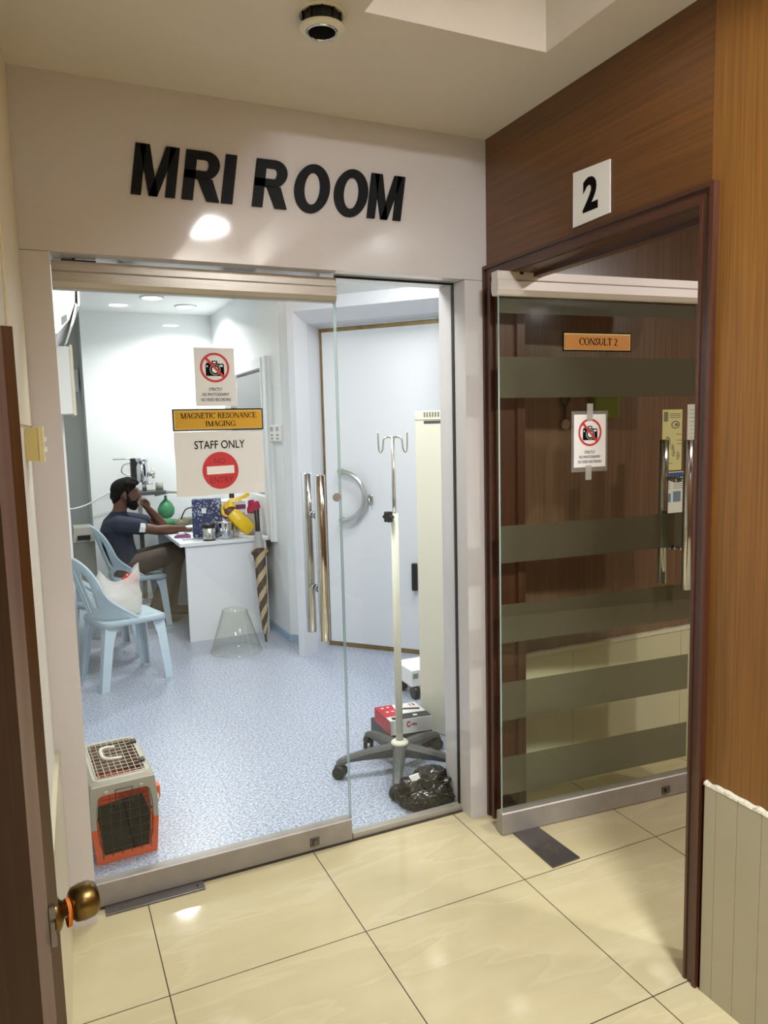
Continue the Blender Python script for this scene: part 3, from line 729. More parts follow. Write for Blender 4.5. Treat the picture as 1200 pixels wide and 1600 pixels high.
# ---- raised lettering
L0, L1 = 2.2915, 2.4415; SHR = .155; SW = .0345
LF = Fr((0, 0, 0), (1, 0, 0), (0, 0, 1))
def shx(x, z): return x+(z-L0)*SHR
def letter(ch, x0, x1, label):
    h = L1-L0; w = x1-x0; mb_ = MB(); d = .008
    def S(pts): return [(shx(x0+a, L0+b), L0+b) for a, b in pts]
    def solid(pts): mb_.poly(LF, S(pts), .0005, d)
    if ch == 'M':
        s_ = SW*.86; k = w/2
        solid([(0, 0), (s_, 0), (s_, h), (0, h)]); solid([(w-s_, 0), (w, 0), (w, h), (w-s_, h)])
        solid([(s_*.35, h), (s_+.012, h), (k+.013, 0), (k-.013, 0)]); solid([(w-s_-.012, h), (w-s_*.35, h), (k+.013, 0), (k-.013, 0)])
    elif ch == 'I': solid([(0, 0), (w, 0), (w, h), (0, h)])
    elif ch == 'O':
        o = ell(w/2, h/2, w/2, h/2+.004, 56); i = ell(w/2, h/2, w/2-SW, h/2+.004-.027, 56)
        mb_.ring(LF, S(o), S(i), .0005, d)
    elif ch == 'R':
        bw = w*.93; cy = h*.715; ry = h*.285; ri = ry-.0255; cx = bw-ry*1.05
        o = [(0, h-2*ry)]+[(cx+(bw-cx)*math.cos(a), cy+ry*math.sin(a)) for a in [-PI/2+PI*k/20 for k in range(21)]]+[(0, h)]
        i = [(SW, cy-ri)]+[(cx+(bw-cx-SW)*math.cos(a), cy+ri*math.sin(a)) for a in [-PI/2+PI*k/20 for k in range(21)]]+[(SW, cy+ri)]
        mb_.ring(LF, S(o), S(i), .0005, d)
        solid([(0, 0), (SW, 0), (SW, h*.6), (0, h*.6)])
        c1 = bw*.50
        solid([(w-SW*1.12, 0), (w+.001, 0), (c1+SW*1.0, h*.445), (c1-SW*.35, h*.445)])
    solo('sign_letter', mb_, 'black_soft', label, 'sign letter', (x0+w/2, 0, L0), 'raised black letters over the glass entrance')
letter('M', -1.265, -1.134, 'raised black letter M that begins the first word of the wall sign')
letter('R', -1.114, -.998, 'raised black letter R of the first word, between M and I')
letter('I', -.991, -.955, 'raised black letter I, last letter of the first word of the wall sign')
letter('R', -.891, -.776, 'raised black letter R that begins the word ROOM')
letter('O', -.756, -.632, 'raised black letter O just after the R of ROOM')
letter('O', -.616, -.492, 'raised black letter O just before the last M of ROOM')
letter('M', -.487, -.358, 'raised black letter M at the right end of the word ROOM')

# ---- signs on the glass entrance
def camera_icon(mb_red, mb_blk, mb_wht, fr, cx, cy, r, c, sx=1.0):
    def E_(rx): return [(cx+x*sx, cy+y) for x, y in ell(0, 0, rx, rx, 48)]
    mb_red.ring(fr, E_(r), E_(r*.845), c, c+.0004)
    def Q(pts, cc, b): b.poly(fr, [(cx+x*r*sx, cy+y*r) for x, y in pts], c+cc)
    Q(rrect(-.62, .64, -.56, .27, .07), .0003, mb_blk); Q([(-.22, .26), (.22, .26), (.17, .47), (-.17, .47)], .0003, mb_blk)
    Q([(-.56, .26), (-.33, .26), (-.33, .33), (-.56, .33)], .0003, mb_blk)
    Q([(-.12, .30), (.12, .30), (.1, .40), (-.1, .40)], .0005, mb_wht); Q([(.34, .06), (.56, .06), (.56, .19), (.34, .19)], .0005, mb_wht); Q([(-.56, .04), (-.46, .04), (-.46, .14), (-.56, .14)], .0005, mb_wht)
    for rr, b, cc in ((.36, mb_wht, .0005), (.33, mb_blk, .0007), (.22, mb_wht, .0009)): Q([(x+.02, y-.14) for x, y in ell(0, 0, rr, rr, 32)], cc, b)
    w = .09; k = .70
    Q([(-k-w*.7+.05, k-w*.7), (-k+w*.7+.05, k+w*.7), (k+w*.7-.05, -k+w*.7), (k-w*.7-.05, -k-w*.7)], .0012, mb_red)
def no_photo(fr, x0, x1, z0, z1, lam, label, tape=None, paper='paper_aged', base=None, c0=.0065):
    t_ = thing('laminated_notice', label, 'notice', fr((x0+x1)/2, z0, c0))
    b = MB(); b.fbox(fr, *lam, c0, c0+.0012); part('laminate_pouch', b, 'lam_clear', t_)
    b = MB(); b.fbox(fr, x0, x1, z0, z1, c0+.0013, c0+.0018); part('paper', b, paper, t_)
    w, h = x1-x0, z1-z0; cx = (x0+x1)/2; r = w*.365
    rd, bk, wh = MB(), MB(), MB(); cc = c0+.0021
    camera_icon(rd, bk, wh, fr, cx, z0+h*.66, r, cc)
    part('red_symbol', rd, 'ink_red', t_); part('camera_symbol', bk, 'ink', t_); part('white_detail', wh, 'paper', t_)
    tx = MB()
    for s_, a, b_, hh in (('STRICTLY', .33, .67, .285), ('NO PHOTOGRAPHY', .16, .84, .195), ('NO VIDEO RECORDING', .125, .875, .105)):
        put_text(tx, fr, s_, x0+w*a, x0+w*b_, z0+h*(hh-.027), z0+h*(hh+.027), cc, offset=.018, shear=.15)
    part('lettering', tx, 'ink', t_)
    if tape:
        for q in tape:
            b = MB(); b.fbox(fr, *q, c0+.0036, c0+.0040); part('tape', b, 'tape', t_)
    return t_
no_photo(F1, -1.085, -.951, 1.657, 1.8475, (-1.094, -.945, 1.650, 1.862), 'no photography notice at the top of the glass entrance, above the gold plaque')
t = thing('door_plaque', 'gold plaque with black border lettered MAGNETIC RESONANCE IMAGING', 'plaque', F1(-1.013, 1.575, .0065))
mb = MB(); mb.fbox(F1, -1.165, -.8605, 1.5745, 1.6465, .0064, .0085); part('border', mb, 'ink', t)
mb = MB(); mb.fbox(F1, -1.161, -.8645, 1.5785, 1.6425, .0085, .0095); part('gold_rim', mb, 'gold_edge', t)
mb = MB(); mb.bbox(-1.156, -.8695, 1.5835, 1.6375, .0095, .0112, .0004, fr=F1); part('plate', mb, 'gold', t)
mb = MB(); serif(mb, F1, 'MAGNETIC RESONANCE', -1.139, -.884, 1.6155, 1.6335, .0118); serif(mb, F1, 'IMAGING', -1.058, -.957, 1.5885, 1.6065, .0118); part('lettering', mb, 'ink', t)
t = thing('staff_notice', 'cream paper STAFF ONLY notice with red no entry disc below the gold plaque', 'notice', F1(-1.013, 1.357, .0065))
def wavy(mb_, fr, x0, x1, z0, z1, c, n=24):
    vs = []; fs = []
    for j in range(n+1):
        for i in range(n+1):
            x = x0+(x1-x0)*i/n; z = z0+(z1-z0)*j/n
            vs.append(fr(x+.001*math.sin(z*40), z+.0015*math.sin(x*30), c+.0012*abs(noise.noise(V((x*14, z*14, 2))))))
    for j in range(n):
        for i in range(n): k = j*(n+1)+i; fs.append((k, k+1, k+n+2, k+n+1))
    mb_.add(vs, fs, True)
mb = MB(); wavy(mb, F1, -1.163, -.862, 1.357, 1.572, .0065); part('paper', mb, 'paper_aged', t)
mb = MB(); mb.poly(F1, ell(-1.0145, 1.4395, .061, .0625, 56), .0084); part('red_disc', mb, 'ink_red', t)
mb = MB(); mb.poly(F1, [(-1.061, 1.4265), (-.968, 1.4285), (-.968, 1.4555), (-1.061, 1.4535)], .0088); part('white_bar', mb, 'paper', t)
mb = MB(); put_text(mb, F1, 'STAFF ONLY', -1.098, -.928, 1.5135, 1.5405, .0086, offset=.004); part('heading', mb, 'ink', t)
mb = MB(); put_text(mb, F1, 'NO', -1.035, -.998, 1.463, 1.481, .0088, offset=-.008); part('disc_lettering', mb, 'ink_maroon', t); mb = MB(); put_text(mb, F1, 'ENTRY', -1.050, -.973, 1.3975, 1.4175, .0088, offset=-.008); part('disc_lettering', mb, 'ink_maroon', t)

# ================================================================== CONSULTING ROOM DOOR
ang = math.atan(.078); DU = V((math.cos(ang), -math.sin(ang), 0))
F2 = Fr((0, -.150, 0), DU, (0, 0, 1))        # a along the door, n towards the viewer
d2 = thing('door_2', 'glass consulting room door with frosted bands, standing open', 'door', F2(.4, 0, 0), kind='structure')
mb = MB(); pane(mb, -.045, .853, .05, 2.06, F2); part('glass_pane', mb, ['glass2', 'glass_edge'], d2)
mb = MB(); rail_profile(mb, F2, -.060, .866, 2.026, 2.110, .022); part('top_rail', mb, 'alu_light', d2, label='pale aluminium top rail')
mb = MB(); rail_profile(mb, F2, -.055, .868, .004, .089, .022, False); br = part('bottom_rail', mb, 'alu_gray', d2, label='grey aluminium bottom rail')
mb = MB(); mb.fbox(F2, .700, .738, .022, .050, .022, .027); mb.fbox(F2, .711, .727, .028, .044, .027, .036); part('lock', mb, 'steel', br)
mb = MB(); mb.fbox(F2, -.01, .12, 2.1105, 2.120, -.014, .014); mb.fbox(F2, .03, .045, 2.1, 2.121, -.02, .023); part('pivot', mb, 'black', d2, label='black top pivot')
for z0, z1 in ((1.968, 2.027), (1.666, 1.814), (1.056, 1.196), (.749, .898), (.445, .595), (.147, .299)):
    mb = MB(); mb.fbox(F2, -.044, .846, z0, z1, -.0068, -.0062); part('frosted_band', mb, 'frost', d2)
bar_handle(d2, Fr(F2.o, F2.u, F2.v), .757, .895, 1.493, (1.334, 1.056))
t = thing('door_plaque', 'small copper-coloured plaque lettered CONSULT 2 on the consulting room door', 'plaque', F2(.372, 1.836, .0065))
mb = MB(); mb.fbox(F2, .219, .525, 1.8355, 1.9055, .0064, .0085); part('border', mb, 'ink', t)
mb = MB(); mb.fbox(F2, .2235, .5205, 1.840, 1.901, .0085, .0095); part('gold_rim', mb, 'gold_edge', t)
mb = MB(); mb.bbox(.2265, .5165, 1.8425, 1.8955, .0095, .0112, .0004, fr=F2); part('plate', mb, 'copper', t)
mb = MB(); serif(mb, F2, 'CONSULT 2', .289, .459, 1.858, 1.884, .0118); part('lettering', mb, 'ink', t)
no_photo(F2, .269, .412, 1.4005, 1.6005, (.259, .421, 1.383, 1.613), 'taped no photography notice on the consulting room glass door',
         tape=[(.325, .352, 1.578, 1.641), (.320, .347, 1.352, 1.408)], paper='paper')
# floor spring plate
t = thing('floor_spring', 'long steel floor spring cover with stamped emblem before the consulting room door', 'floor spring', (.05, -.29, 0))
mb = MB(); mb.poly(Fr((0, 0, 0), (1, 0, 0), (0, 1, 0)), [(-.016, -.425), (.109, -.419), (.099, -.13), (-.010, -.13)], 0, .005); part('cover_plate', mb, 'steel', t)
FF = Fr((0, 0, .005), (1, 0, 0), (0, 1, 0)); mb = MB()
mb.ring(FF, ell(.050, -.318, .016, .016, 28), ell(.050, -.318, .0135, .0135, 28), 0, .0008); mb.poly(FF, [(.044, -.326), (.048, -.326), (.057, -.309), (.053, -.309)], 0, .0008); mb.poly(FF, [(.042, -.314), (.050, -.322), (.052, -.320), (.044, -.311)], 0, .0008)
for k in range(3):
    x = .026+.019*k; mb.poly(FF, [(x, -.348), (x+.013, -.348), (x+.016, -.343), (x+.003, -.343)], 0, .0008); mb.poly(FF, [(x, -.356), (x+.004, -.356), (x+.008, -.345), (x+.004, -.345)], 0, .0008)
part('stamped_emblem', mb, 'chrome_soft', t)
# number 2 sign
WN = Fr((0, 0, 0), (0, -1, 0), (0, 0, 1))
t = thing('number_sign', 'square white sign with a black numeral 2 above the consulting room door', 'sign', WN(.589, 2.178, 0))
mb = MB(); mb.hexa([WN(.506, 2.176, .0005), WN(.674, 2.180, .0005), WN(.672, 2.331, .0005), WN(.506, 2.341, .0005), WN(.506, 2.176, .004), WN(.674, 2.180, .004), WN(.672, 2.331, .004), WN(.506, 2.341, .004)]); part('panel', mb, 'paper', t)
mb = MB(); put_text(mb, WN, '2', .553, .622, 2.208, 2.308, .0046, offset=.045); part('numeral', mb, 'ink', t)
# papers on the consulting room wall
F3 = Fr((0, .08, 0), (1, 0, 0), (0, 0, 1))
def paper_on(fr, name, label, x0, x1, z0, z1, m_):
    t_ = thing(name, label, 'poster', fr((x0+x1)/2, z0, 0)); b = MB(); b.fbox(fr, x0, x1, z0, z1, .0006, .0018); part('sheet', b, m_, t_); return t_
t = paper_on(F3, 'wall_poster', 'pale yellow poster with grey drawings on the consulting room wall', .967, 1.086, 1.345, 1.618, 'yellowpaper')
mb = MB()
mb.poly(F3, rrect(.975, 1.000, 1.565, 1.608, .004), .0022); part('emblem', mb, 'greyprint', t)
for (cx, cz, rx, rz) in ((1.045, 1.55, .026, .018), (1.0, 1.475, .016, .022), (1.028, 1.45, .01, .012), (1.035, 1.425, .008, .018), (1.062, 1.41, .01, .018), (.99, 1.4, .012, .01)):
    mb = MB(); mb.ring(F3, ell(cx, cz, rx, rz, 20), ell(cx, cz, rx*.72, rz*.72, 20), .002, .0022); mb.poly(F3, ell(cx+rx*.2, cz, rx*.4, rz*.4, 14), .0022); part('drawing', mb, 'greyprint', t)
mb = MB()
for k in range(3): mb.fbox(F3, 1.01, 1.075, 1.597-.008*k, 1.600-.008*k, .002, .0022)
part('heading', mb, 'greyprint', t)
for (x, z) in ((1.05, 1.505), (1.055, 1.478), (1.055, 1.462), (1.0, 1.375)): mb = MB(); mb.fbox(F3, x, x+.03, z, z+.003, .002, .0022); part('caption', mb, 'greyprint', t)
t = paper_on(F3, 'wall_sheet', 'white printed list beside the yellow poster on the consulting room wall', 1.117, 1.262, 1.318, 1.640, 'paper')
mb = MB()
for k in range(16): mb.fbox(F3, 1.13, 1.13+.06*(1 if k % 3 else .7), 1.615-.018*k, 1.6165-.018*k, .002, .0022); mb.fbox(F3, 1.20, 1.245, 1.615-.018*k, 1.6165-.018*k, .002, .0022)
part('printing', mb, 'greyprint', t)
t = paper_on(F3, 'wall_poster', 'white poster with blue heading and blue scan pictures under the yellow poster', .985, 1.105, 1.150, 1.338, 'paper')
mb = MB(); mb.fbox(F3, .985, 1.105, 1.312, 1.334, .002, .0022); part('heading_band', mb, 'bluepaper', t)
mb = MB()
for k in range(5): mb.fbox(F3, 1.04, 1.10, 1.298-.009*k, 1.3005-.009*k, .002, .0022); mb.fbox(F3, .992, 1.02, 1.298-.009*k, 1.3005-.009*k, .002, .0022)
part('printing', mb, 'greyprint', t)
mb = MB(); mb.fbox(F3, 1.038, 1.085, 1.20, 1.248, .002, .0022); mb.fbox(F3, .992, 1.025, 1.20, 1.24, .002, .0022); part('pictures', mb, 'bluegrey', t)
# green bag and stethoscope added for dim shapes seen in the door glass
t = thing('hanging_bag', 'small green bag hanging on the wall behind the consulting room glass', 'bag', (.62, .05, 1.60))
mb = MB(); mb.bbox(.555, .690, .042, .076, 1.585, 1.700, .008); part('bag_body', mb, 'lime', t)
mb = MB(); mb.tube(bez([(.575, .06, 1.70), (.585, .066, 1.78), (.61, .07, 1.79), (.625, .066, 1.70)]), .004, 8); part('bag_handle', mb, 'lime', t)
t = thing('stethoscope', 'dark stethoscope hanging on the wall behind the consulting room glass', 'stethoscope', (.42, .066, 1.56))
mb = MB(); mb.tube(bez([(.395, .068, 1.77), (.395, .068, 1.68), (.42, .068, 1.64), (.445, .068, 1.68), (.445, .068, 1.77), (.42, .068, 1.785), (.395, .068, 1.77)]), .005, 8); mb.tube([(.42, .068, 1.645), (.42, .068, 1.58)], .006, 8); part('tubing', mb, 'black', t)
mb = MB(); mb.cyl((.42, .078, 1.565), (.42, .06, 1.565), .02); part('chestpiece', mb, 'chrome_soft', t)

# ================================================================== FOREGROUND LEFT DOOR
d4 = thing('door_4', 'dark stained wooden door leaf standing open in the left foreground', 'door', (-1.61, -1.35, 0), kind='structure')
ldir = V((-.72, .69, 0)).normalized()
F4 = Fr((-1.592, -1.345, 0), ldir, (0, 0, 1))        # a along leaf away from free edge
# leaf prism with its free edge facing the viewer
def leaf(pts): 
    b = MB(); prism(b, [V((x, y_, .02)) for x, y_ in pts], [V((x, y_, 1.716)) for x, y_ in pts]); return b
e0 = V((-1.5925, -1.345, 0)); e1 = V((-1.6055, -1.350, 0)); e2 = V((-1.623, -1.352, 0))
L_ = ldir*.78
mb = leaf([(e0.x, e0.y), (e1.x, e1.y), (e1.x+L_.x, e1.y+L_.y), (e0.x+L_.x+.006, e0.y+L_.y)]); lf = part('leaf', mb, 'wood_door', d4)
mb = leaf([(e1.x-.0002, e1.y), (e2.x, e2.y), (e2.x+.012*ldir.x, e2.y+.012), (e1.x-.0002, e1.y+.012)]); part('edge_strip', mb, 'wood_door_edge', d4, label='paler strip on the free edge, pinkish gloss painted in')
mb = leaf([(e2.x-.0002, e2.y+.001), (e2.x-.06, e2.y+.03), (e2.x-.06+L_.x*.9, e2.y+.03+L_.y*.9), (e1.x-.001+L_.x*.9, e1.y+L_.y*.9), (e1.x-.001, e1.y+.0125), (e2.x+.01*ldir.x, e2.y+.0125)]); part('rebate', mb, 'wood_door', d4)
kn = V((-1.602, -1.325, .879)); ka = V((.97, .25, 0)).normalized()
mb = MB(); mb.lathe([(0, -.004), (.030, -.004), (.031, .002), (.026, .008), (.014, .014), (.011, .022), (.011, .030)], kn, ka, 32); part('knob_rose', mb, 'brass', d4)
mb = MB(); mb.lathe([(.010, .026), (.019, .027), (.0245, .031), (.0268, .042), (.0262, .056), (.022, .063), (.012, .066), (0, .066)], kn, ka, 36); part('door_knob', mb, 'brass', d4, label='round aged brass knob')
mb = MB()
for k in range(3): mb.tube([kn+ka*(.021+.002*k)+V((0, 0, 1)).cross(ka)*.0125*math.cos(t_)+V((0, 0, 1))*(.0125*math.sin(t_) if math.sin(t_) > 0 else .03*math.sin(t_)) for t_ in [2*PI*i/24 for i in range(24)]], .0012, 6, closed=True)
solo('rubber_band', mb, 'rubber_orange', 'orange rubber bands looped around the brass door knob neck', 'rubber band', kn+ka*.023)
mb = MB(); mb.box(-1.6045, -1.5965, -1.3535, -1.3475, .845, .905); mb.box(-1.603, -1.598, -1.358, -1.353, .865, .885); part('latch_plate', mb, 'steel', d4)
# switch box on the left wall
t = thing('switch_box', 'surface-mounted yellowed switch box on the left wall', 'switch', LW(.26, 1.5, 0))
mb = MB(); LB(mb, .215, .300, 1.506, 1.592, .0005, .032); part('back_box', mb, 'ivory_dark', t)
mb = MB(); LB(mb, .212, .303, 1.503, 1.595, .032, .043); part('face_plate', mb, 'ivory', t)
for zz in (1.535, 1.562):
    mb = MB(); LB(mb, .25, .27, zz-.006, zz+.006, .043, .050); part('rocker', mb, 'paper', t)

# ================================================================== ANTEROOM
# ---- shielded door
d3 = thing('door_3', 'heavy white scanner door in a tarnished brass surround', 'door', DG(.5, 0, 0), kind='structure')
mb = MB(); mb.fbox(DG, 0.002, .018, 0, 2.258, -.05, .004); mb.fbox(DG, .98, PW-.002, 0, 2.258, -.05, .004); mb.fbox(DG, .018, .98, 2.236, 2.258, -.05, .004); mb.fbox(DG, .018, .98, 0, .03, -.05, .004); part('brass_surround', mb, 'brass_strip', d3, label='tarnished brass contact strip')
mb = MB(); mb.bbox(.020, .978, .032, 2.234, -.045, .008, .003, fr=DG); part('slab', mb, 'shield', d3)
mb = MB(); pts = [DG(.150, 1.270, .008), DG(.150, 1.270, .05)]+[DG(.160+.185*math.sin(a), 1.097+.172*math.cos(a), .062) for a in [PI*k/24 for k in range(25)]]+[DG(.150, .925, .05), DG(.150, .925, .008)]
mb.tube(pts, .0175, 16); part('pull_handle', mb, 'chrome_soft', d3, label='large C-shaped stainless pull')
mb = MB(); mb.bbox(.352, .385, 1.04, 1.105, .008, .018, .006, fr=DG); mb.tube([DG(.37, 1.085, .018), DG(.37, 1.085, .045), DG(.385, 1.035, .045)], .006, 10); part('latch_lever', mb, 'chrome_soft', d3)
mb = MB(); mb.bbox(.675, .715, .455, .645, .02, .05, .008, fr=DG); mb.fbox(DG, .685, .705, .47, .50, .008, .02); mb.fbox(DG, .685, .705, .60, .63, .008, .02); part('grip', mb, 'black', d3, label='black moulded grip')
# ---- thermostats
for k, lb in ((0, 'left'), (1, 'right')):
    y0 = 2.985-.135*k
    t = thing('wall_controller', f'small white wall controller with grey display beside the window, {lb} of the two', 'controller', (.04, y0, 1.48), group='air conditioner controllers on the wall')
    mb = MB(); mb.bbox(.018, .0395, y0-.062, y0+.062, 1.485, 1.605, .004); part('case', mb, 'paper', t)
    mb = MB(); mb.box(.0165, .0182, y0-.035, y0+.035, 1.56, 1.592); part('display', mb, 'lcd', t)
    mb = MB()
    for i in range(2):
        for j in range(2): mb.box(.0165, .0182, y0-.03+.035*i, y0-.01+.035*i, 1.50+.025*j, 1.512+.025*j)
    part('button', mb, 'greyprint', t)
# ---- wall air conditioner, seen end-on
t = thing('air_conditioner', 'white wall-mounted air conditioner seen end-on at upper left', 'air conditioner', (-1.47, 1.9, 2.05))
AF = Fr((-1.598, 1.5, 0), (1, 0, 0), (0, 0, 1))
pr = [(0, 2.09), (.10, 2.045), (.15, 2.055), (.205, 2.12), (.235, 2.2), (.245, 2.34), (.24, 2.40), (0, 2.40)]
mb = MB(); mb.poly(AF, pr, 0, -.82); part('body', mb, 'paper', t)
mb = MB(); mb.poly(AF, [(.247, 2.18), (.256, 2.19), (.262, 2.36), (.253, 2.37)], .004, -.824); mb.poly(AF, [(.205, 2.08), (.222, 2.10), (.245, 2.19), (.238, 2.2)], .004, -.824); part('front_panel', mb, 'paper', t)
mb = MB(); mb.poly(AF, [(.09, 2.05), (.125, 2.055), (.125, 2.10), (.09, 2.11)], .003, 0); part('louvre', mb, 'lcd', t); mb = MB(); mb.poly(AF, [(.17, 2.09), (.195, 2.115), (.195, 2.145), (.17, 2.13)], .003, 0); part('louvre', mb, 'lcd', t)
# ---- lightbox panel, conduit, socket
t = thing('wall_cabinet', 'shallow white cabinet with beige edge below the air conditioner', 'cabinet', (-1.5, 2.75, 1.70))
mb = MB(); mb.box(-1.598, -1.355, 2.6, 2.95, 1.70, 2.11); part('body', mb, 'paper', t)
mb = MB(); mb.box(-1.355, -1.338, 2.595, 2.955, 1.69, 2.12); part('door', mb, 'trunk', t)
mb = MB(); mb.tube([(-1.42, 2.84, 1.698), (-1.42, 2.84, .02)], .012, 10)
t = solo('conduit', mb, 'paper', 'thin white conduit running down from the cabinet at left', 'conduit', (-1.42, 2.84, .02))
mb = MB(); mb.bbox(-1.235, -1.165, 5.485, 5.549, 1.98, 2.20, .008)
for zz in (2.11, 2.05): mb.box(-1.205, -1.195, 5.48, 5.486, zz-.01, zz+.01)
solo('wall_socket_box', mb, 'paper', 'white box mounted high on the recess wall', 'socket box', (-1.2, 5.55, 1.98))
# ---- tower air conditioner
t = thing('tower_air_conditioner', 'tall cream floor-standing air conditioner behind the fixed glass', 'air conditioner', (.33, .82, 0))
TF = Fr((.138, .885, 0), V((.42, -.72, 0)).normalized(), (0, 0, 1))
TF = Fr((.138, .885, 0), V((.50, -.87, 0)).normalized(), (0, 0, 1))
mb = MB(); mb.bbox(0, .50, .0, 1.645, -.32, 0, .006, fr=TF); part('body', mb, 'cream_metal', t)
mb = MB()
for k in range(9): mb.fbox(TF, .055+.010*k*1.6, .062+.010*k*1.6, 1.615, 1.640, 0, .002)
part('vent_grille', mb, 'greyprint', t)
mb = MB(); mb.fbox(TF, .055, .46, 1.583, 1.597, 0, .002); part('outlet_slot', mb, 'dkgrey', t)
mb = MB(); mb.fbox(TF, .0, .5, 1.600, 1.603, 0, .001); part('panel_seam', mb, 'greyprint', t)
# ---- white device on castors
t = thing('wheeled_unit', 'white equipment box on black castors, half hidden by the tall cream unit', 'equipment box', (.42, 1.31, 0))
mb = MB(); mb.bbox(.287, .60, 1.28, 1.50, .075, .175, .006); part('case', mb, 'paper', t)
mb = MB()
for k in range(5): mb.box(.298, .33, 1.278, 1.2805, .15-.006*k, .153-.006*k)
part('printing', mb, 'greyprint', t)
for (x, y) in ((.32, 1.30), (.57, 1.30), (.32, 1.47), (.57, 1.47)):
    mb = MB(); mb.cyl((x-.018, y, .036), (x+.018, y, .036), .036); mb.box(x-.012, x+.012, y-.012, y+.012, .04, .08); part('castor', mb, 'black', t)

# ---- IV stand
IC = V((-.157, .522, 0))
t = thing('drip_stand', 'hospital drip stand with cream pole and dark five-arm base', 'drip stand', IC)
mb = MB(); mb.tube([IC+V((0, 0, .135)), IC+V((0, 0, 1.19))], .0165, 24); part('outer_pole', mb, 'cream_metal', t)
mb = MB(); mb.lathe([(.040, .128), (.040, .134), (.034, .140), (.018, .146)], IC); part('flange', mb, 'cream_metal', t)
mb = MB(); mb.tube([IC+V((0, 0, 1.18)), IC+V((0, 0, 1.53))], .0085, 16); part('inner_pole', mb, 'chrome_soft', t)
hd = V((.9, -.44, 0)).normalized(); mb = MB()
for s_ in (1, -1):
    mb.tube(bez([IC+V((0, 0, 1.525)), IC+hd*s_*.025+V((0, 0, 1.527)), IC+hd*s_*.040+V((0, 0, 1.515)), IC+hd*s_*.044+V((0, 0, 1.48)), IC+hd*s_*.052+V((0, 0, 1.462)), IC+hd*s_*.062+V((0, 0, 1.475)), IC+hd*s_*.064+V((0, 0, 1.55))], 8), .0042, 10)
part('hook', mb, 'chrome_soft', t)
kd = V((-.93, -.3, 0)).normalized(); mb = MB()
kc = IC+kd*.038+V((0, 0, 1.178)); mb.cyl(IC+kd*.01+V((0, 0, 1.178)), kc, .008)
kf = Fr(kc, V((0, 0, 1)).cross(kd), (0, 0, 1)); 
mb.poly(Fr(kc, V((kd.y, -kd.x, 0)), (0, 0, 1)), [((.023+.004*math.cos(6*a))*math.cos(a), (.023+.004*math.cos(6*a))*math.sin(a)) for a in [2*PI*k/48 for k in range(48)]], -.010, .012)
part('star_knob', mb, 'black', t)
mb = MB(); mb.lathe([(0, .075), (.045, .075), (.052, .10), (.048, .125), (.036, .131), (0, .131)], IC); part('hub', mb, 'dkgrey', t)
for k in range(5):
    a = math.radians(169.5+72*k); d_ = V((math.cos(a), math.sin(a), 0)); p_ = V((-d_.y, d_.x, 0)); mb = MB()
    secs = [(.03, .028, .128, .075), (.10, .026, .122, .076), (.17, .023, .114, .078), (.235, .021, .102, .076), (.275, .020, .090, .066), (.295, .017, .078, .058)]
    vs = []
    for (r_, w_, zt_, zb_) in secs:
        for (ww, zz) in ((-w_, zb_), (w_, zb_), (w_, zt_-.012), (w_*.55, zt_), (-w_*.55, zt_), (-w_, zt_-.012)): vs.append(IC+d_*r_+p_*ww+V((0, 0, zz)))
    fs = []
    for i in range(len(secs)-1):
        for j in range(6): fs.append((i*6+j, i*6+(j+1) % 6, (i+1)*6+(j+1) % 6, (i+1)*6+j))
    fs += [list(range(5, -1, -1)), [(len(secs)-1)*6+j for j in range(6)]]
    mb.add(vs, fs, False); arm = part('base_arm', mb, 'dkgrey', t)
    c_ = IC+d_*.282; mb = MB(); w2_ = V((math.cos(a+1.0), math.sin(a+1.0), 0))
    for s_ in (1, -1): mb.cyl(c_+w2_*s_*.006+V((0, 0, .029)), c_+w2_*s_*.024+V((0, 0, .029)), .029, seg=24)
    mb.cyl(c_+V((0, 0, .03)), c_+V((0, 0, .075)), .010); mb.lathe([(.0, .062), (.022, .060), (.027, .048), (.027, .04)], c_, seg=20)
    part('castor', mb, 'black', arm)

# ---- cartons
def carton(P0, P1, P2, z0, z1):
    """P0 front-left, P1 front-right, P2 back-left (ground points) -> frame and dims"""
    u = V((P1[0]-P0[0], P1[1]-P0[1], 0)); v = V((P2[0]-P0[0], P2[1]-P0[1], 0)); return u, v
b0 = V((-.125, .690, 0)); bu = V((.2135, -.027, 0)); bv = V((.008, .203, 0))
mb = MB(); z0, z1 = 0, .09
o = b0+V((.0, .01, 0)); u_ = bu*1.02; v_ = bv*1.22
mb.hexa([o+V((0, 0, z0)), o+u_+V((0, 0, z0)), o+u_+v_+V((0, 0, z0)), o+v_+V((0, 0, z0)), o+V((0, 0, z1)), o+u_+V((0, 0, z1)), o+u_+v_+V((0, 0, z1)), o+v_+V((0, 0, z1))])
solo('carton', mb, 'boxblack', 'dark grey carton on the floor under the red and white carton', 'box', o+u_/2+v_/2)
t = thing('carton', 'red and white printed carton lying on the dark grey carton behind the drip stand', 'box', b0+bu/2+bv/2+V((0, 0, .09)))
BT = Fr(b0+V((0, 0, .091)), bu, (0, 0, 1)); BW = bu.length; BD = bv.length; BH = .072
top = lambda a, b, c=0: b0+bu*a+bv*b+V((0, 0, .091+BH+c))
mb = MB(); mb.hexa([b0+V((0, 0, .0911)), b0+bu+V((0, 0, .0911)), b0+bu+bv+V((0, 0, .0911)), b0+bv+V((0, 0, .0911)), top(0, 0), top(1, 0), top(1, 1), top(0, 1)]); part('box_body', mb, 'boxwhite', t)
mb = MB(); e_ = .0006
mb.add([top(0, .27, e_), top(.34, .27, e_), top(.42, 1, e_), top(0, 1, e_)], [(0, 1, 2, 3)])
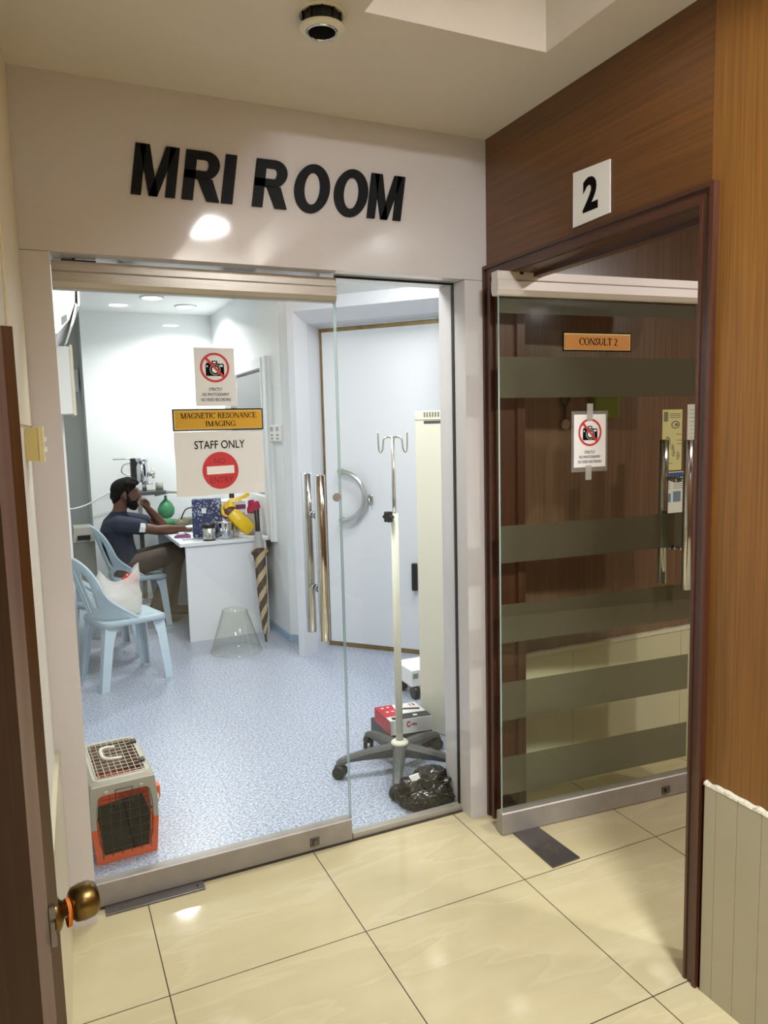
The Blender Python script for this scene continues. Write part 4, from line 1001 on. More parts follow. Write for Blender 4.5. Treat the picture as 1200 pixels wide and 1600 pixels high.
lx = -bu.normalized()*e_; mb.add([b0+lx+V((0, 0, .092)), b0+bv+lx+V((0, 0, .092)), b0+bv+lx+V((0, 0, .091+BH)), b0+lx+V((0, 0, .091+BH))], [(0, 1, 2, 3)])
part('red_print', mb, 'boxred', t)
mb = MB(); mb.add([top(.28, .02, e_), top(1, .02, e_), top(1, .36, e_), top(.40, .36, e_)], [(0, 1, 2, 3)]); mb.add([top(.08, .05, e_*2), top(.22, .05, e_*2), top(.26, .2, e_*2), top(.1, .22, e_*2)], [(0, 1, 2, 3)])
mb.add([top(.52, .62, e_), top(.92, .5, e_), top(.95, .62, e_), top(.6, .72, e_)], [(0, 1, 2, 3)]); part('dark_print', mb, 'boxblack', t)
mb = MB()
for (a, b) in ((.10, .82), (.24, .84), (.12, .55), (.25, .56)):
    mb = MB(); mb.add([top(a, b, e_*2), top(a+.07, b, e_*2), top(a+.07, b+.06, e_*2), top(a, b+.06, e_*2)], [(0, 1, 2, 3)]); part('white_print', mb, 'boxwhite', t)
mb = MB(); mb.add([top(.62, .15, e_*2), top(.72, .15, e_*2), top(.72, .24, e_*2), top(.62, .24, e_*2)], [(0, 1, 2, 3)])
part('white_print', mb, 'boxwhite', t)
mb = MB(); FB = Fr(b0+V((0, 0, .091)), bu, (0, 0, 1)); put_text(mb, FB, 'C', BW*.385, BW*.475, BH*.42, BH*.85, .0008, offset=.05); put_text(mb, FB, 'odex', BW*.485, BW*.64, BH*.50, BH*.74, .0008, offset=.03); part('brand_lettering', mb, 'boxred', t); mb = MB(); put_text(mb, Fr(top(.80, .78, e_*2), bu, bv), '13', 0, .028, 0, .03, 0.0, offset=.03); part('number_lettering', mb, 'boxred', t)

# ---- crumpled things
def blob(c, sx, sy, sz, seed, amp, freq, n=5, flat=True, ridged=True):
    bm = bmesh.new(); bmesh.ops.create_icosphere(bm, subdivisions=n, radius=1)
    vs = []
    for v in bm.verts:
        d_ = v.co.normalized(); q = d_*freq+V((seed, seed*.7, -seed))
        t1 = noise.ridged_multi_fractal(q, .9, 2.1, 4, 1.0, 2.0) if ridged else noise.fractal(q, 1, 2, 4)
        k = 1+amp*(t1-1.0 if ridged else t1)+.12*noise.noise(d_*1.7+V((seed, 0, 0)))
        p_ = V((d_.x*sx*k, d_.y*sy*k, d_.z*sz*k))
        if flat and p_.z < -sz*.75: p_.z = -sz*.75-.0*(p_.z)
        vs.append(V(c)+p_+V((0, 0, sz*.75)))
    bm.verts.index_update(); fs = [[v.index for v in f.verts] for f in bm.faces]; bm.free(); return vs, fs
mb = MB(); v_, f_ = blob((-.170, .215, .001), .125, .080, .064, 3.1, .50, 1.5); mb.add(v_, f_, True)
t = thing('plastic_bag', 'crumpled shiny black plastic bag on the floor at the foot of the drip stand', 'bag', (-.175, .215, 0))
part('bag_body', mb, 'bagblack', t)
mb = MB(); v_, f_ = blob((-.235, .165, .001), .06, .042, .04, 8.3, .3, 2.2, 4); mb.add(v_, f_, True); part('loose_fold', mb, 'bagblack', t)
mb = MB(); mb.add([(-.262, .216, .118), (-.228, .196, .133), (-.224, .186, .116), (-.252, .198, .096)], [(0, 1, 2, 3)]); mb.add([(-.262, .2162, .1185), (-.228, .1962, .1335), (-.226, .202, .136), (-.26, .222, .121)], [(0, 1, 2, 3)]); part('white_label', mb, 'paper', t)

# ---- Elizabethan collar (clear cone)
t = thing('pet_cone', 'clear plastic pet cone standing on the blue floor before the desk', 'pet cone', (-.375, 2.76, 0))
CC = V((-.375, 2.765, 0)); mb = MB(); mb.lathe([(.185, .001), (.165, .05), (.088, .30), (.085, .300), (.162, .05), (.182, .001)], CC, seg=48); part('cone', mb, 'cone', t)
mb = MB(); mb.tube([CC+V((.184*math.cos(a), .184*math.sin(a), .003)) for a in [2*PI*k/48 for k in range(48)]], .002, 6, closed=True); part('base_rim', mb, 'lam_clear', t); mb = MB(); mb.tube([CC+V((.0875*math.cos(a), .0875*math.sin(a), .30)) for a in [2*PI*k/48 for k in range(48)]], .002, 6, closed=True); part('top_rim', mb, 'lam_clear', t)
mb = MB(); a = math.radians(-70); mb.add([CC+V((r_*math.cos(aa), r_*math.sin(aa), z_)) for (r_, z_) in ((.1865, .002), (.0895, .298)) for aa in (a-.03, a+.03)], [(0, 1, 3, 2)]); part('seam_strip', mb, 'lam_clear', t)

# ---- desk
t = thing('desk', 'white melamine desk along the white wall under the window', 'desk', (-.34, 3.9, 0))
mb = MB(); mb.bbox(-.675, -.005, 3.12, 4.60, .726, .754, .003); part('desktop', mb, 'desk', t)
mb = MB(); mb.box(-.632, -.02, 3.14, 3.162, 0, .7255); part('end_panel', mb, 'desk', t)
mb = MB(); mb.box(-.632, -.02, 4.56, 4.582, 0, .7255); part('end_panel', mb, 'desk', t)
mb = MB(); mb.box(-.06, -.042, 3.162, 4.56, .25, .7255); part('modesty_panel', mb, 'black', t, label='back panel coloured black to darken the space under the desk')  # black stands for the dark space below the desktop
DZ = .754
# ---- umbrella
t = thing('umbrella', 'folded brown and beige striped umbrella leaning against the desk', 'umbrella', (-.127, 2.86, 0))
ub, ut = V((-.127, 2.866, .002)), V((-.108, 3.085, .985)); ut = V((-.106, 3.06, .985))
ax = (ut-ub).normalized(); UF = Matrix.Translation(ub) @ ax.to_track_quat('Z', 'Y').to_matrix().to_4x4()
def um(prof, seg=24, wob=0):
    b = MB()
    vs = []
    for r_, h_ in prof:
        for k in range(seg):
            a = 2*PI*k/seg; rr = r_*(1+wob*math.cos(8*a+h_*30)); vs.append(UF @ V((rr*math.cos(a), rr*math.sin(a), h_)))
    fs = [(i*seg+k, i*seg+(k+1) % seg, (i+1)*seg+(k+1) % seg, (i+1)*seg+k) for i in range(len(prof)-1) for k in range(seg)]
    b.add(vs, fs, True); return b
def upart(name, b, m_):
    inv = UF.inverted(); o_ = bpy.data.objects.new(name, b.mesh(name, m_, inv)); COL.objects.link(o_); o_.parent = t
    o_.matrix_local = Matrix.Translation(-V(t.location)) @ UF; return o_
upart('ferrule', um([(0, 0), (.008, 0), (.010, .05), (.012, .06), (0, .06)]), 'black')
upart('canopy', um([(.010, .055), (.020, .10), (.030, .25), (.036, .42), (.040, .56), (.043, .64), (.056, .66), (.062, .672), (.040, .70)], 32, .10), 'umb')
upart('silver_tip_cloth', um([(.040, .695), (.034, .74), (.026, .80), (.018, .825)], 32, .08), 'umb_grey')
upart('handle', um([(0, .815), (.016, .815), (.019, .83), (.019, .985), (.017, .99), (0, .99)]), 'black')

# ---- things on the desk
t = thing('insulated_bag', 'upright dark blue floral insulated bag on the desk', 'bag', (-.41, 3.32, DZ))
mb = MB(); pts = []
BFm = Fr((-.512, 3.43, DZ), V((.95, -.3, 0)).normalized(), (0, 0, 1))
def bagshape(b, x0, x1, z1, d0, d1, top_t=.35):
    n_ = 6; vs = []
    for j in range(n_+1):
        f = j/n_; dd_ = d0+(d1-d0)*f
        for (x, s_) in ((x0, -1), (x0+.015, -1.12), ((x0+x1)/2, -1.25), (x1-.015, -1.12), (x1, -1), (x1, 1), (x1-.015, 1.12), ((x0+x1)/2, 1.25), (x0+.015, 1.12), (x0, 1)):
            vs.append(BFm(x, z1*f, -s_*dd_/2+.004*noise.noise(V((x*20, f*5, s_)))))
    m_ = 10
    fs = [(i*m_+k, i*m_+(k+1) % m_, (i+1)*m_+(k+1) % m_, (i+1)*m_+k) for i in range(n_) for k in range(m_)]+[list(range(m_-1, -1, -1)), [n_*m_+k for k in range(m_)]]
    b.add(vs, fs, False)
bagshape(mb, 0, .215, .295, .14, .08); part('bag_body', mb, 'floral', t)
mb = MB(); mb.fbox(BFm, .075, .11, .19, .23, .075, .0765); part('patch', mb, 'paper', t)
t = thing('food_flask', 'squat brushed steel food flask with black lid on the near desk edge', 'flask', (-.445, 3.175, DZ))
mb = MB(); mb.lathe([(0, .012), (.047, .012), (.048, .016), (.048, .092), (.046, .094)], (-.445, 3.18, DZ)); part('body', mb, 'chrome_soft', t)
mb = MB(); mb.lathe([(0, 0), (.045, 0), (.047, .012), (0, .012)], (-.445, 3.18, DZ)); part('base', mb, 'black', t)
mb = MB(); mb.lathe([(.046, .093), (.048, .095), (.048, .122), (.044, .128), (0, .128)], (-.445, 3.18, DZ)); part('lid', mb, 'black', t)
t = thing('steel_container', 'round stainless steel tiffin tin with knobbed lid on the desk', 'container', (-.315, 3.2, DZ))
mb = MB(); mb.lathe([(0, 0), (.056, 0), (.058, .003), (.058, .062), (.0595, .065), (.058, .068), (.058, .125)], (-.315, 3.205, DZ)); part('body', mb, 'chrome', t)
mb = MB(); mb.lathe([(.060, .122), (.060, .132), (.05, .138), (0, .140)], (-.315, 3.205, DZ)); mb.lathe([(0, .15), (.007, .149), (.008, .144), (.005, .139)], (-.315, 3.205, DZ)); part('lid', mb, 'chrome', t)
mb = MB(); mb.lathe([(0, 0), (.030, 0), (.031, .004), (.031, .185), (.028, .188), (.027, .184), (.027, .006), (0, .006)], (-.235, 3.245, DZ))
solo('steel_tumbler', mb, 'chrome_soft', 'tall steel tumbler between the tiffin tin and the yellow bag', 'tumbler', (-.235, 3.245, DZ))
for (x, y, r_, h_, lb) in ((-.31, 3.50, .042, .27, 'tall clear glass jar behind the tiffin tin'), (-.205, 3.42, .034, .31, 'taller clear glass bottle behind the tiffin tin, nearer the yellow bag')):
    t = thing('glass_jar', lb, 'jar', (x, y, DZ))
    mb = MB(); mb.lathe([(0, 0), (r_, 0), (r_*1.02, .01), (r_, h_*.55), (r_*.85, h_*.68), (r_*.55, h_*.8), (r_*.55, h_), (r_*.45, h_), (r_*.45, h_*.8), (r_*.8, h_*.66), (r_*.9, h_*.5), (r_*.92, .02), (0, .02)], (x, y, DZ)); part('body', mb, 'clearglass', t)
    mb = MB(); mb.lathe([(0, h_+.02), (r_*.6, h_+.018), (r_*.6, h_-.02)], (x, y, DZ)); part('stopper', mb, 'black' if x < -.2 else 'chrome_soft', t)
# yellow foil bag leaning diagonally
t = thing('foil_bag', 'yellow foil snack bag with twisted top leaning on the desk corner', 'bag', (-.13, 3.18, DZ))
yb = V((-.125, 3.165, DZ)); yu = V((-.62, .15, .66)).normalized(); yw = V((.66, .0, .62)).normalized(); yw = (yw-yu*yw.dot(yu)).normalized(); yn = yu.cross(yw)
mb = MB(); vs = []; secs = [(0, .036, .004), (.015, .05, .025), (.06, .055, .038), (.13, .056, .040), (.18, .052, .034), (.21, .04, .024)]
for (h_, w_, d_) in secs:
    for k in range(20):
        a = 2*PI*k/20; c_, s_ = math.cos(a), math.sin(a)
        p_ = yb+yu*h_+yw*(w_*(1 if c_ > 0 else -1)*abs(c_)**.6)+yn*(d_*(1 if s_ > 0 else -1)*abs(s_)**.8)+V((.0, 0, .045))
        vs.append(p_+yn*.004*noise.noise(p_*40))
fs = [(i*20+k, i*20+(k+1) % 20, (i+1)*20+(k+1) % 20, (i+1)*20+k) for i in range(len(secs)-1) for k in range(20)]+[list(range(19, -1, -1))]
mb.add(vs, fs, True); part('bag_body', mb, 'yellow', t)
mb = MB(); vs = []; secs2 = [(.21, .04, .024), (.235, .040, .022), (.26, .026, .016), (.275, .018, .014)]
for (h_, w_, d_) in secs2:
    for k in range(20):
        a = 2*PI*k/20; vs.append(yb+yu*h_+yw*w_*math.cos(a)+yn*d_*math.sin(a)+V((0, 0, .045)))
mb.add(vs, [(i*20+k, i*20+(k+1) % 20, (i+1)*20+(k+1) % 20, (i+1)*20+k) for i in range(3) for k in range(20)], True); part('brown_band', mb, 'brownprint', t)
q0 = yb+yu*.27+V((0, 0, .045)); mb = MB()
def ribbon(b, pth, w_, m_dir):
    P_ = bez(pth, 8); vs_ = []
    for i, p_ in enumerate(P_): vs_ += [p_+V(m_dir)*w_*(1-.3*abs(i/len(P_)-.5)), p_-V(m_dir)*w_]
    b.add(vs_, [(2*i, 2*i+1, 2*i+3, 2*i+2) for i in range(len(P_)-1)], True)
ribbon(mb, [q0, q0+V((.03, -.01, .045)), q0+V((.09, -.02, .055)), q0+V((.15, -.02, .075)), q0+V((.19, -.01, .095))], .016, (0, .3, 1)); ribbon(mb, [q0, q0+V((-.02, -.01, .02)), q0+V((-.025, -.02, -.04)), q0+V((.01, -.025, -.07))], .012, (.8, .2, .2))
ribbon(mb, [q0+V((-.01, -.02, 0)), q0+V((.03, -.04, .02)), q0+V((.07, -.04, .015))], .014, (0, .3, 1)); part('twisted_top', mb, 'yellow', t)
# grey carton and magenta cloth behind
mb = MB(); mb.bbox(-.13, -.02, 3.29, 3.36, DZ, DZ+.165, .004)
solo('storage_box', mb, 'umb_grey', 'small grey box standing behind the yellow foil bag', 'box', (-.075, 3.33, DZ))
mb = MB(); v_, f_ = blob((-.058, 3.335, DZ+.167), .050, .028, .062, 5.7, .35, 1.2, 4, ridged=False); mb.add(v_, f_, True)
solo('folded_cloth', mb, 'magenta', 'crumpled magenta cloth on top of the grey box', 'cloth', (-.058, 3.33, DZ+.167))
t = thing('paper_stack', 'stack of papers with purple edges in the corner of the desk', 'papers', (-.17, 3.6, DZ))
mb = MB()
for k in range(7): mb.mi = k % 2; mb.box(-.24+.01*(k % 3), -.06, 3.56, 3.78, DZ+.001+.036*k, DZ+.001+.036*k+.033)
part('sheets', mb, ['paper', 'purple'], t)
# purple lanyard and mask
t = thing('lanyard', 'purple corded lanyard lying on the near left desk edge', 'lanyard', (-.56, 3.44, DZ))
mb = MB(); mb.tube(bez([(-.655, 3.45, DZ+.006), (-.61, 3.40, DZ+.012), (-.56, 3.40, DZ+.008), (-.54, 3.45, DZ+.012), (-.57, 3.52, DZ+.02), (-.63, 3.50, DZ+.012), (-.655, 3.45, DZ+.006), (-.61, 3.43, DZ+.02), (-.555, 3.44, DZ+.014)]), .006, 8); part('cord', mb, 'purple', t)
mb = MB(); mb.bbox(-.625, -.58, 3.44, 3.48, DZ+.016, DZ+.040, .006); part('card_holder', mb, 'paper', t)
mb = MB(); mb.bbox(-.62, -.46, 3.27, 3.36, DZ, DZ+.004, .001)
solo('paper_tray', mb, 'umb_grey', 'flat grey tray at the near left corner of the desk', 'tray', (-.54, 3.31, DZ))
mb = MB(); v_, f_ = blob((-.44, 4.15, DZ+.001), .10, .09, .045, 2.2, .15, 1.6, 4); mb.add(v_, f_, True)
t = thing('cloth_pouch', 'olive cloth pouch with black strap on the desk beyond the arm', 'pouch', (-.44, 4.15, DZ)); part('pouch', mb, 'olive', t)
mb = MB(); mb.tube(bez([(-.49, 4.12, DZ+.07), (-.45, 4.1, DZ+.15), (-.38, 4.1, DZ+.155), (-.36, 4.12, DZ+.06)]), .006, 8); part('strap', mb, 'black', t)
mb = MB(); v_, f_ = blob((-.56, 4.33, DZ+.001), .11, .08, .03, 4.4, .2, 1.6, 4); mb.add(v_, f_, True)
solo('folded_cloth', mb, 'green_cloth', 'green cloth heaped on the far end of the desk', 'cloth', (-.56, 4.33, DZ))
mb = MB(); mb.lathe([(0, 0), (.06, 0), (.085, .018), (.087, .02), (.06, .006), (0, .005)], (-.40, 3.965, DZ+.001))
solo('saucer', mb, 'paper', 'white saucer on the desk beside the resting hand', 'plate', (-.40, 3.965, DZ))

# ---- anaesthesia machine behind the person
t = thing('anaesthesia_machine', 'chrome anaesthesia machine against the back wall behind the seated man', 'medical machine', (-.75, 4.82, 0))
mb = MB(); mb.box(-.76, -.72, 4.84, 4.88, .04, 1.0); mb.bbox(-.95, -.52, 4.66, 4.96, .0, .04, .01); part('stand', mb, 'chrome_soft', t)
mb = MB(); mb.bbox(-.815, -.52, 4.68, 4.90, 1.0, 1.035, .006); part('shelf', mb, 'dkgrey', t)
mb = MB(); mb.lathe([(0, 1.12), (.055, 1.12), (.058, 1.13), (.058, 1.26), (.052, 1.275), (.05, 1.30), (.06, 1.305), (.06, 1.33), (.04, 1.345), (0, 1.345)], (-.715, 4.78, 0)); part('vaporizer', mb, 'chrome', t)
mb = MB(); mb.bbox(-.81, -.765, 4.76, 4.84, 1.10, 1.34, .005); part('back_bar', mb, 'black', t)
mb = MB(); mb.tube([(-.96, 4.80, 1.335), (-.70, 4.80, 1.335)], .006, 8); mb.tube(bez([(-.80, 4.79, 1.30), (-.87, 4.79, 1.28), (-.89, 4.79, 1.22), (-.85, 4.79, 1.19), (-.81, 4.79, 1.19)]), .006, 8); part('gas_pipe', mb, 'chrome_soft', t)
mb = MB(); mb.cyl((-.655, 4.77, 1.19), (-.60, 4.76, 1.19), .022); mb.cyl((-.615, 4.76, 1.15), (-.615, 4.76, 1.24), .012); mb.cyl((-.70, 4.77, 1.035), (-.70, 4.77, 1.12), .02); mb.lathe([(.0, 1.115), (.03, 1.115), (.03, 1.10), (0, 1.10)], (-.66, 4.72, 0)); part('valve', mb, 'chrome_soft', t)
mb = MB(); mb.cyl((-.57, 4.74, 1.035), (-.57, 4.74, 1.11), .034); mb.cyl((-.62, 4.72, 1.0), (-.50, 4.70, 1.02), .018); mb.tube([(-.52, 4.71, 1.02), (-.40, 4.72, 1.01), (-.30, 4.74, 1.005)], .012, 10); part('breathing_tube', mb, 'greybeige', t)
mb = MB(); mb.lathe([(.012, .985), (.014, .95), (.055, .91), (.078, .86), (.072, .81), (.045, .775), (0, .765)], (-.52, 4.74, 0)); part('breathing_bag', mb, 'green', t, label='green rubber breathing bag')
mb = MB(); mb.tube(bez([(-1.42, 4.95, .905), (-1.32, 4.93, .895), (-1.2, 4.92, .925), (-1.06, 4.9, 1.0), (-.93, 4.88, 1.06), (-.80, 4.86, 1.10)]), .007, 8)
solo('cable', mb, 'paper', 'thin white cable sagging across the back wall to the chrome machine', 'cable', (-1.2, 4.92, .89))
# ---- beige bin at left
t = thing('waste_bin', 'tall grey beige bin with dark slot against the shaded wall', 'bin', (-1.27, 4.3, 0))
mb = MB(); mb.bbox(-1.36, -1.19, 4.2, 4.5, 0, .68, .008); part('body', mb, 'greybeige', t)
mb = MB(); prism(mb, [(-1.362, 4.19, .68), (-1.188, 4.19, .68), (-1.188, 4.51, .68), (-1.362, 4.51, .68)], [(-1.345, 4.24, .795), (-1.205, 4.24, .795), (-1.205, 4.50, .795), (-1.345, 4.50, .795)]); part('hood', mb, 'greybeige', t)
mb = MB(); mb.box(-1.325, -1.225, 4.19, 4.215, .70, .735); part('slot', mb, 'black', t)

# ---- monobloc chairs
def chair_parts():
    P_ = {}
    sz = .425
    # seat
    out = rrect(-.20, .215, -.205, .205, .07, 6)
    def sf(a, b):
        return (a, b*(1-.06*max(0, -a/.2)), sz-.012*(1-min(1, (abs(b)/.17)**3))*(1-min(1, (abs(a)/.19)**4))-.010*max(0, (a-.15)/.06)**2)
    b = MB(); sheet(b, out, [], .035, sf, .006)
    lip = [V(sf(*p)) for p in out]; n_ = len(lip); low = [V((p.x*1.02, p.y*1.02, p.z-.034)) for p in lip]; low2 = [V((p.x*.995, p.y*.995, p.z)) for p in low]; lip2 = [V((p.x*.985, p.y*.985, p.z-.004)) for p in lip]
    b.add(lip+low+low2+lip2, [(i, (i+1) % n_, n_+(i+1) % n_, n_+i) for i in range(n_)]+[(n_+i, n_+(i+1) % n_, 2*n_+(i+1) % n_, 2*n_+i) for i in range(n_)]+[(2*n_+i, 2*n_+(i+1) % n_, 3*n_+(i+1) % n_, 3*n_+i) for i in range(n_)], True)
    P_['seat'] = b
    # back
    def bf(s, t_):
        w = abs(s)/.2; x = -.195-.26*t_-.10*t_*t_+.055*w*w
        if t_ < .22: x += .20*((.22-t_)/.22)**2*min(1.15, w)**3
        return (x, s*(1-.04*(1-t_/.42)), sz-.01+t_*.97)
    ot = [(-.195, 0), (.195, 0), (.205, .06), (.214, .13), (.216, .20), (.210, .27), (.192, .335), (.160, .385), (.112, .418), (.055, .432), (0, .436)]
    ot += [(-x, y_) for x, y_ in reversed(ot[2:-1])]
    ot = [(p.x, p.y) for p in bez([(x, y_, 0) for x, y_ in ot+[ot[0]]], 3)][:-1]
    holes = []
    for cx in (-.048, 0, .048): holes.append([(cx+x, .225+y_) for x, y_ in rrect(-.0085, .0085, -.165, .13+.02*(cx == 0), .0084, 4)])
    for s_ in (1, -1):
        hp = [(.092, .20), (.098, .13), (.110, .10), (.124, .13), (.142, .20), (.150, .265), (.140, .315), (.118, .34), (.098, .31), (.090, .26)]
        lp = [(s_*p.x, p.y) for p in bez([(x, y_, 0) for x, y_ in hp+[hp[0]]], 3)][:-1]; holes.append(lp if s_ == 1 else lp[::-1])
    b = MB(); sheet(b, ot, holes, .022, bf, .007); P_['backrest'] = b
    b = MB(); b.tube([V(bf(*p)) for p in ot], .0085, 8, closed=True); P_['rim'] = b
    legs = []
    for (sx, sy) in ((1, 1), (1, -1), (-1, 1), (-1, -1)):
        b = MB(); tx, ty = (.195 if sx > 0 else -.175), .178*sy; bx, by = (.225 if sx > 0 else -.235), .205*sy
        vs = []; S_ = [(0, .048, .05), (.1, .05, .054), (.3, .058, .06), (.39, .078, .08), (.418, .12, .12)]
        for z_, wx, wy in S_:
            f = z_/.42; cx, cy = bx+(tx-bx)*f, by+(ty-by)*f
            th = .007
            for (dx, dy) in ((0, 0), (-sx*wx, 0), (-sx*wx, -sy*th), (-sx*th, -sy*th), (-sx*th, -sy*wy), (0, -sy*wy)): vs.append((cx+dx, cy+dy, z_))
        fs = [(i*6+k, i*6+(k+1) % 6, (i+1)*6+(k+1) % 6, (i+1)*6+k) for i in range(len(S_)-1) for k in range(6)]+[list(range(6)), [(len(S_)-1)*6+k for k in range(6)]]
        b.add(vs, fs, False)
        b.add([(bx, by, .0), (bx-sx*.048, by, 0), (bx-sx*.048, by-sy*.05, 0), (bx, by-sy*.05, 0), (bx, by, .008), (bx-sx*.048, by, .008), (bx-sx*.048, by-sy*.05, .008), (bx, by-sy*.05, .008)], [(0, 1, 2, 3), (4, 5, 6, 7), (0, 1, 5, 4), (1, 2, 6, 5), (2, 3, 7, 6), (3, 0, 4, 7)], False)
        legs.append(b)
    return P_, legs
CP, CLG = chair_parts()
chair0 = thing('plastic_chair', 'pale blue plastic chair nearest the glass, holding a white carrier bag', 'chair', (0, 0, 0), group='pale blue plastic chairs')
bk = None
part('seat', CP['seat'], 'chair', chair0, world=False); bk = part('backrest', CP['backrest'], 'chair', chair0, world=False, weld=False)
part('back_rim', CP['rim'], 'chair', chair0, world=False)
for b in CLG: part('leg', b, 'chair', chair0, world=False)
def dup(root, loc, rz, label):
    r = root.copy(); COL.objects.link(r); r.location = loc; r.rotation_euler = (0, 0, rz); r['label'] = label
    for ch in list(root.children):
        c = ch.copy(); COL.objects.link(c); c.parent = r
    return r
bpy.context.view_layer.update()
chair0.location = (-1.150, 2.53, 0); chair0.rotation_euler = (0, 0, math.radians(15.5))
dup(chair0, (-.905, 3.945, 0), math.radians(4), 'pale blue plastic chair at the desk with the man sitting in it')
dup(chair0, (-1.235, 3.17, 0), math.radians(8), 'pale blue plastic chair behind the nearest one, mostly hidden at the left edge')
# carrier bag on the nearest chair
t = thing('carrier_bag', 'white plastic carrier bag standing on the nearest blue chair', 'bag', (-1.17, 2.55, .42))
def pouch(c, rz, w, d, h, seed):
    b = MB(); n_ = 40; m_ = 22; vs = []
    ca, sa = math.cos(rz), math.sin(rz)
    for j in range(m_+1):
        f = j/m_; ww = w*(1.0+.12*math.sin(f*PI)-.1*f); dd_ = d*(1+.25*math.sin(f*PI*.9)-.65*f)
        for k in range(n_):
            a = 2*PI*k/n_; c_, s_ = math.cos(a), math.sin(a)
            x = ww*(1 if c_ > 0 else -1)*abs(c_)**.75; y_ = dd_*(1 if s_ > 0 else -1)*abs(s_)**.75
            z_ = h*f*(1+.22*f*math.cos(a*2+.4)-.10*f*math.sin(a))
            q = V((x*9, y_*9, z_*9+seed)); o_ = .015*noise.ridged_multi_fractal(q, .9, 2, 3, 1, 2)*(.3+f)
            x += o_*c_; y_ += o_*s_
            vs.append(V((c[0]+x*ca-y_*sa, c[1]+x*sa+y_*ca, c[2]+z_)))
    b.add(vs, [(i*n_+k, i*n_+(k+1) % n_, (i+1)*n_+(k+1) % n_, (i+1)*n_+k) for i in range(m_) for k in range(n_)]+[list(range(n_))], True); return b
part('bag_body', pouch((-1.165, 2.545, .422), math.radians(20), .118, .10, .255, 3), 'bagwhite', t)
mb = MB(); v_, f_ = blob((-1.175, 2.54, .425), .085, .075, .075, 6.6, .2, 1.6, 4); mb.add(v_, f_, True)
solo('wrapped_parcel', mb, 'paper', 'pale wrapped contents inside the white carrier bag', 'parcel', (-1.175, 2.54, .425))
mb = MB(); v_, f_ = blob((-1.095, 2.55, .600), .046, .035, .040, 1.6, .25, 1.8, 4); mb.add(v_, f_, True)
solo('red_packet', mb, 'red', 'shiny red packet sticking out of the white carrier bag', 'packet', (-1.095, 2.55, .6))

# ---- the seated man: one continuous body, hair and clothing as children
def remesh(mb_, name, mat_, parent, voxel, smooth=3):
    me = mb_.mesh(name, mat_)
    o = bpy.data.objects.new(name, me); COL.objects.link(o)
    r = o.modifiers.new('r', 'REMESH'); r.mode = 'VOXEL'; r.voxel_size = voxel; r.use_smooth_shade = True
    s = o.modifiers.new('s', 'SMOOTH'); s.factor = .5; s.iterations = smooth
    dg = bpy.context.evaluated_depsgraph_get(); m2 = bpy.data.meshes.new_from_object(o.evaluated_get(dg))
    o.modifiers.clear(); o.data = m2
    if not m2.materials: m2.materials.append(M[mat_])
    for p_ in m2.polygons: p_.use_smooth = True
    if parent is not None:
        m2.transform(Matrix.Translation(-V(parent.location))); o.parent = parent
    return o
def limb(b, pts, rs, n=6, seg=14):
    """smooth tapered limb with round ends"""
    P_ = bez(pts, n); R_ = []
    for i in range(len(P_)):
        f = i/n; k = min(int(f), len(rs)-2); t_ = f-k; R_.append(rs[k]*(1-t_)+rs[k+1]*t_)
    b.tube(P_, R_, seg); b.ball(P_[0], R_[0], n=8); b.ball(P_[-1], R_[-1], n=8)
PY = 3.945
def hull(b, secs, seg=20):
    """torso-like loft: (x,y,z, rx, ry, tilt)"""
    vs = []
    for (x, y_, z_, rx, ry) in secs:
        for k in range(seg): a = 2*PI*k/seg; vs.append(V((x+rx*math.cos(a), y_+ry*math.sin(a), z_)))
    n_ = len(secs)
    b.add(vs, [(i*seg+k, i*seg+(k+1) % seg, (i+1)*seg+(k+1) % seg, (i+1)*seg+k) for i in range(n_-1) for k in range(seg)]+[list(range(seg-1, -1, -1)), [(n_-1)*seg+k for k in range(seg)]], True)
man = thing('person', 'man in navy t-shirt and khaki trousers seated at the desk, fist against mouth', 'person', (-.95, PY, 0))
b = MB()
HC = V((-.955, PY, 1.095))
# head: skull, jaw, face features (faces +x, tipped forward)
b.ball(HC, 1, .100, .077, .098, 16)
limb(b, [HC+V((.025, 0, -.02)), HC+V((.045, 0, -.09)), HC+V((.050, 0, -.118))], [.074, .050, .032])
b.ball(HC+V((.060, 0, -.028)), 1, .040, .054, .055, 10)
limb(b, [HC+V((.095, 0, .005)), HC+V((.112, 0, -.035))], [.009, .014])          # nose
b.ball(HC+V((.110, 0, -.040)), 1, .014, .017, .010, 8)
b.ball(HC+V((.088, 0, -.072)), 1, .016, .026, .007, 8); b.ball(HC+V((.086, 0, -.084)), 1, .014, .022, .007, 8)     # lips
limb(b, [HC+V((.086, -.045, .022)), HC+V((.098, 0, .020)), HC+V((.086, .045, .022))], [.010, .012, .010])         # brow
for s_ in (1, -1):
    b.ball(HC+V((-.008, s_*.078, -.022)), 1, .020, .010, .032, 8)
    b.ball(HC+V((-.002, s_*.080, -.048)), 1, .010, .008, .012, 6)
    b.ball(HC+V((.083, s_*.030, .000)), 1, .012, .014, .010, 8)
limb(b, [HC+V((-.035, 0, -.06)), V((-1.0, PY, .965)), V((-1.015, PY, .90))], [.056, .054, .066])
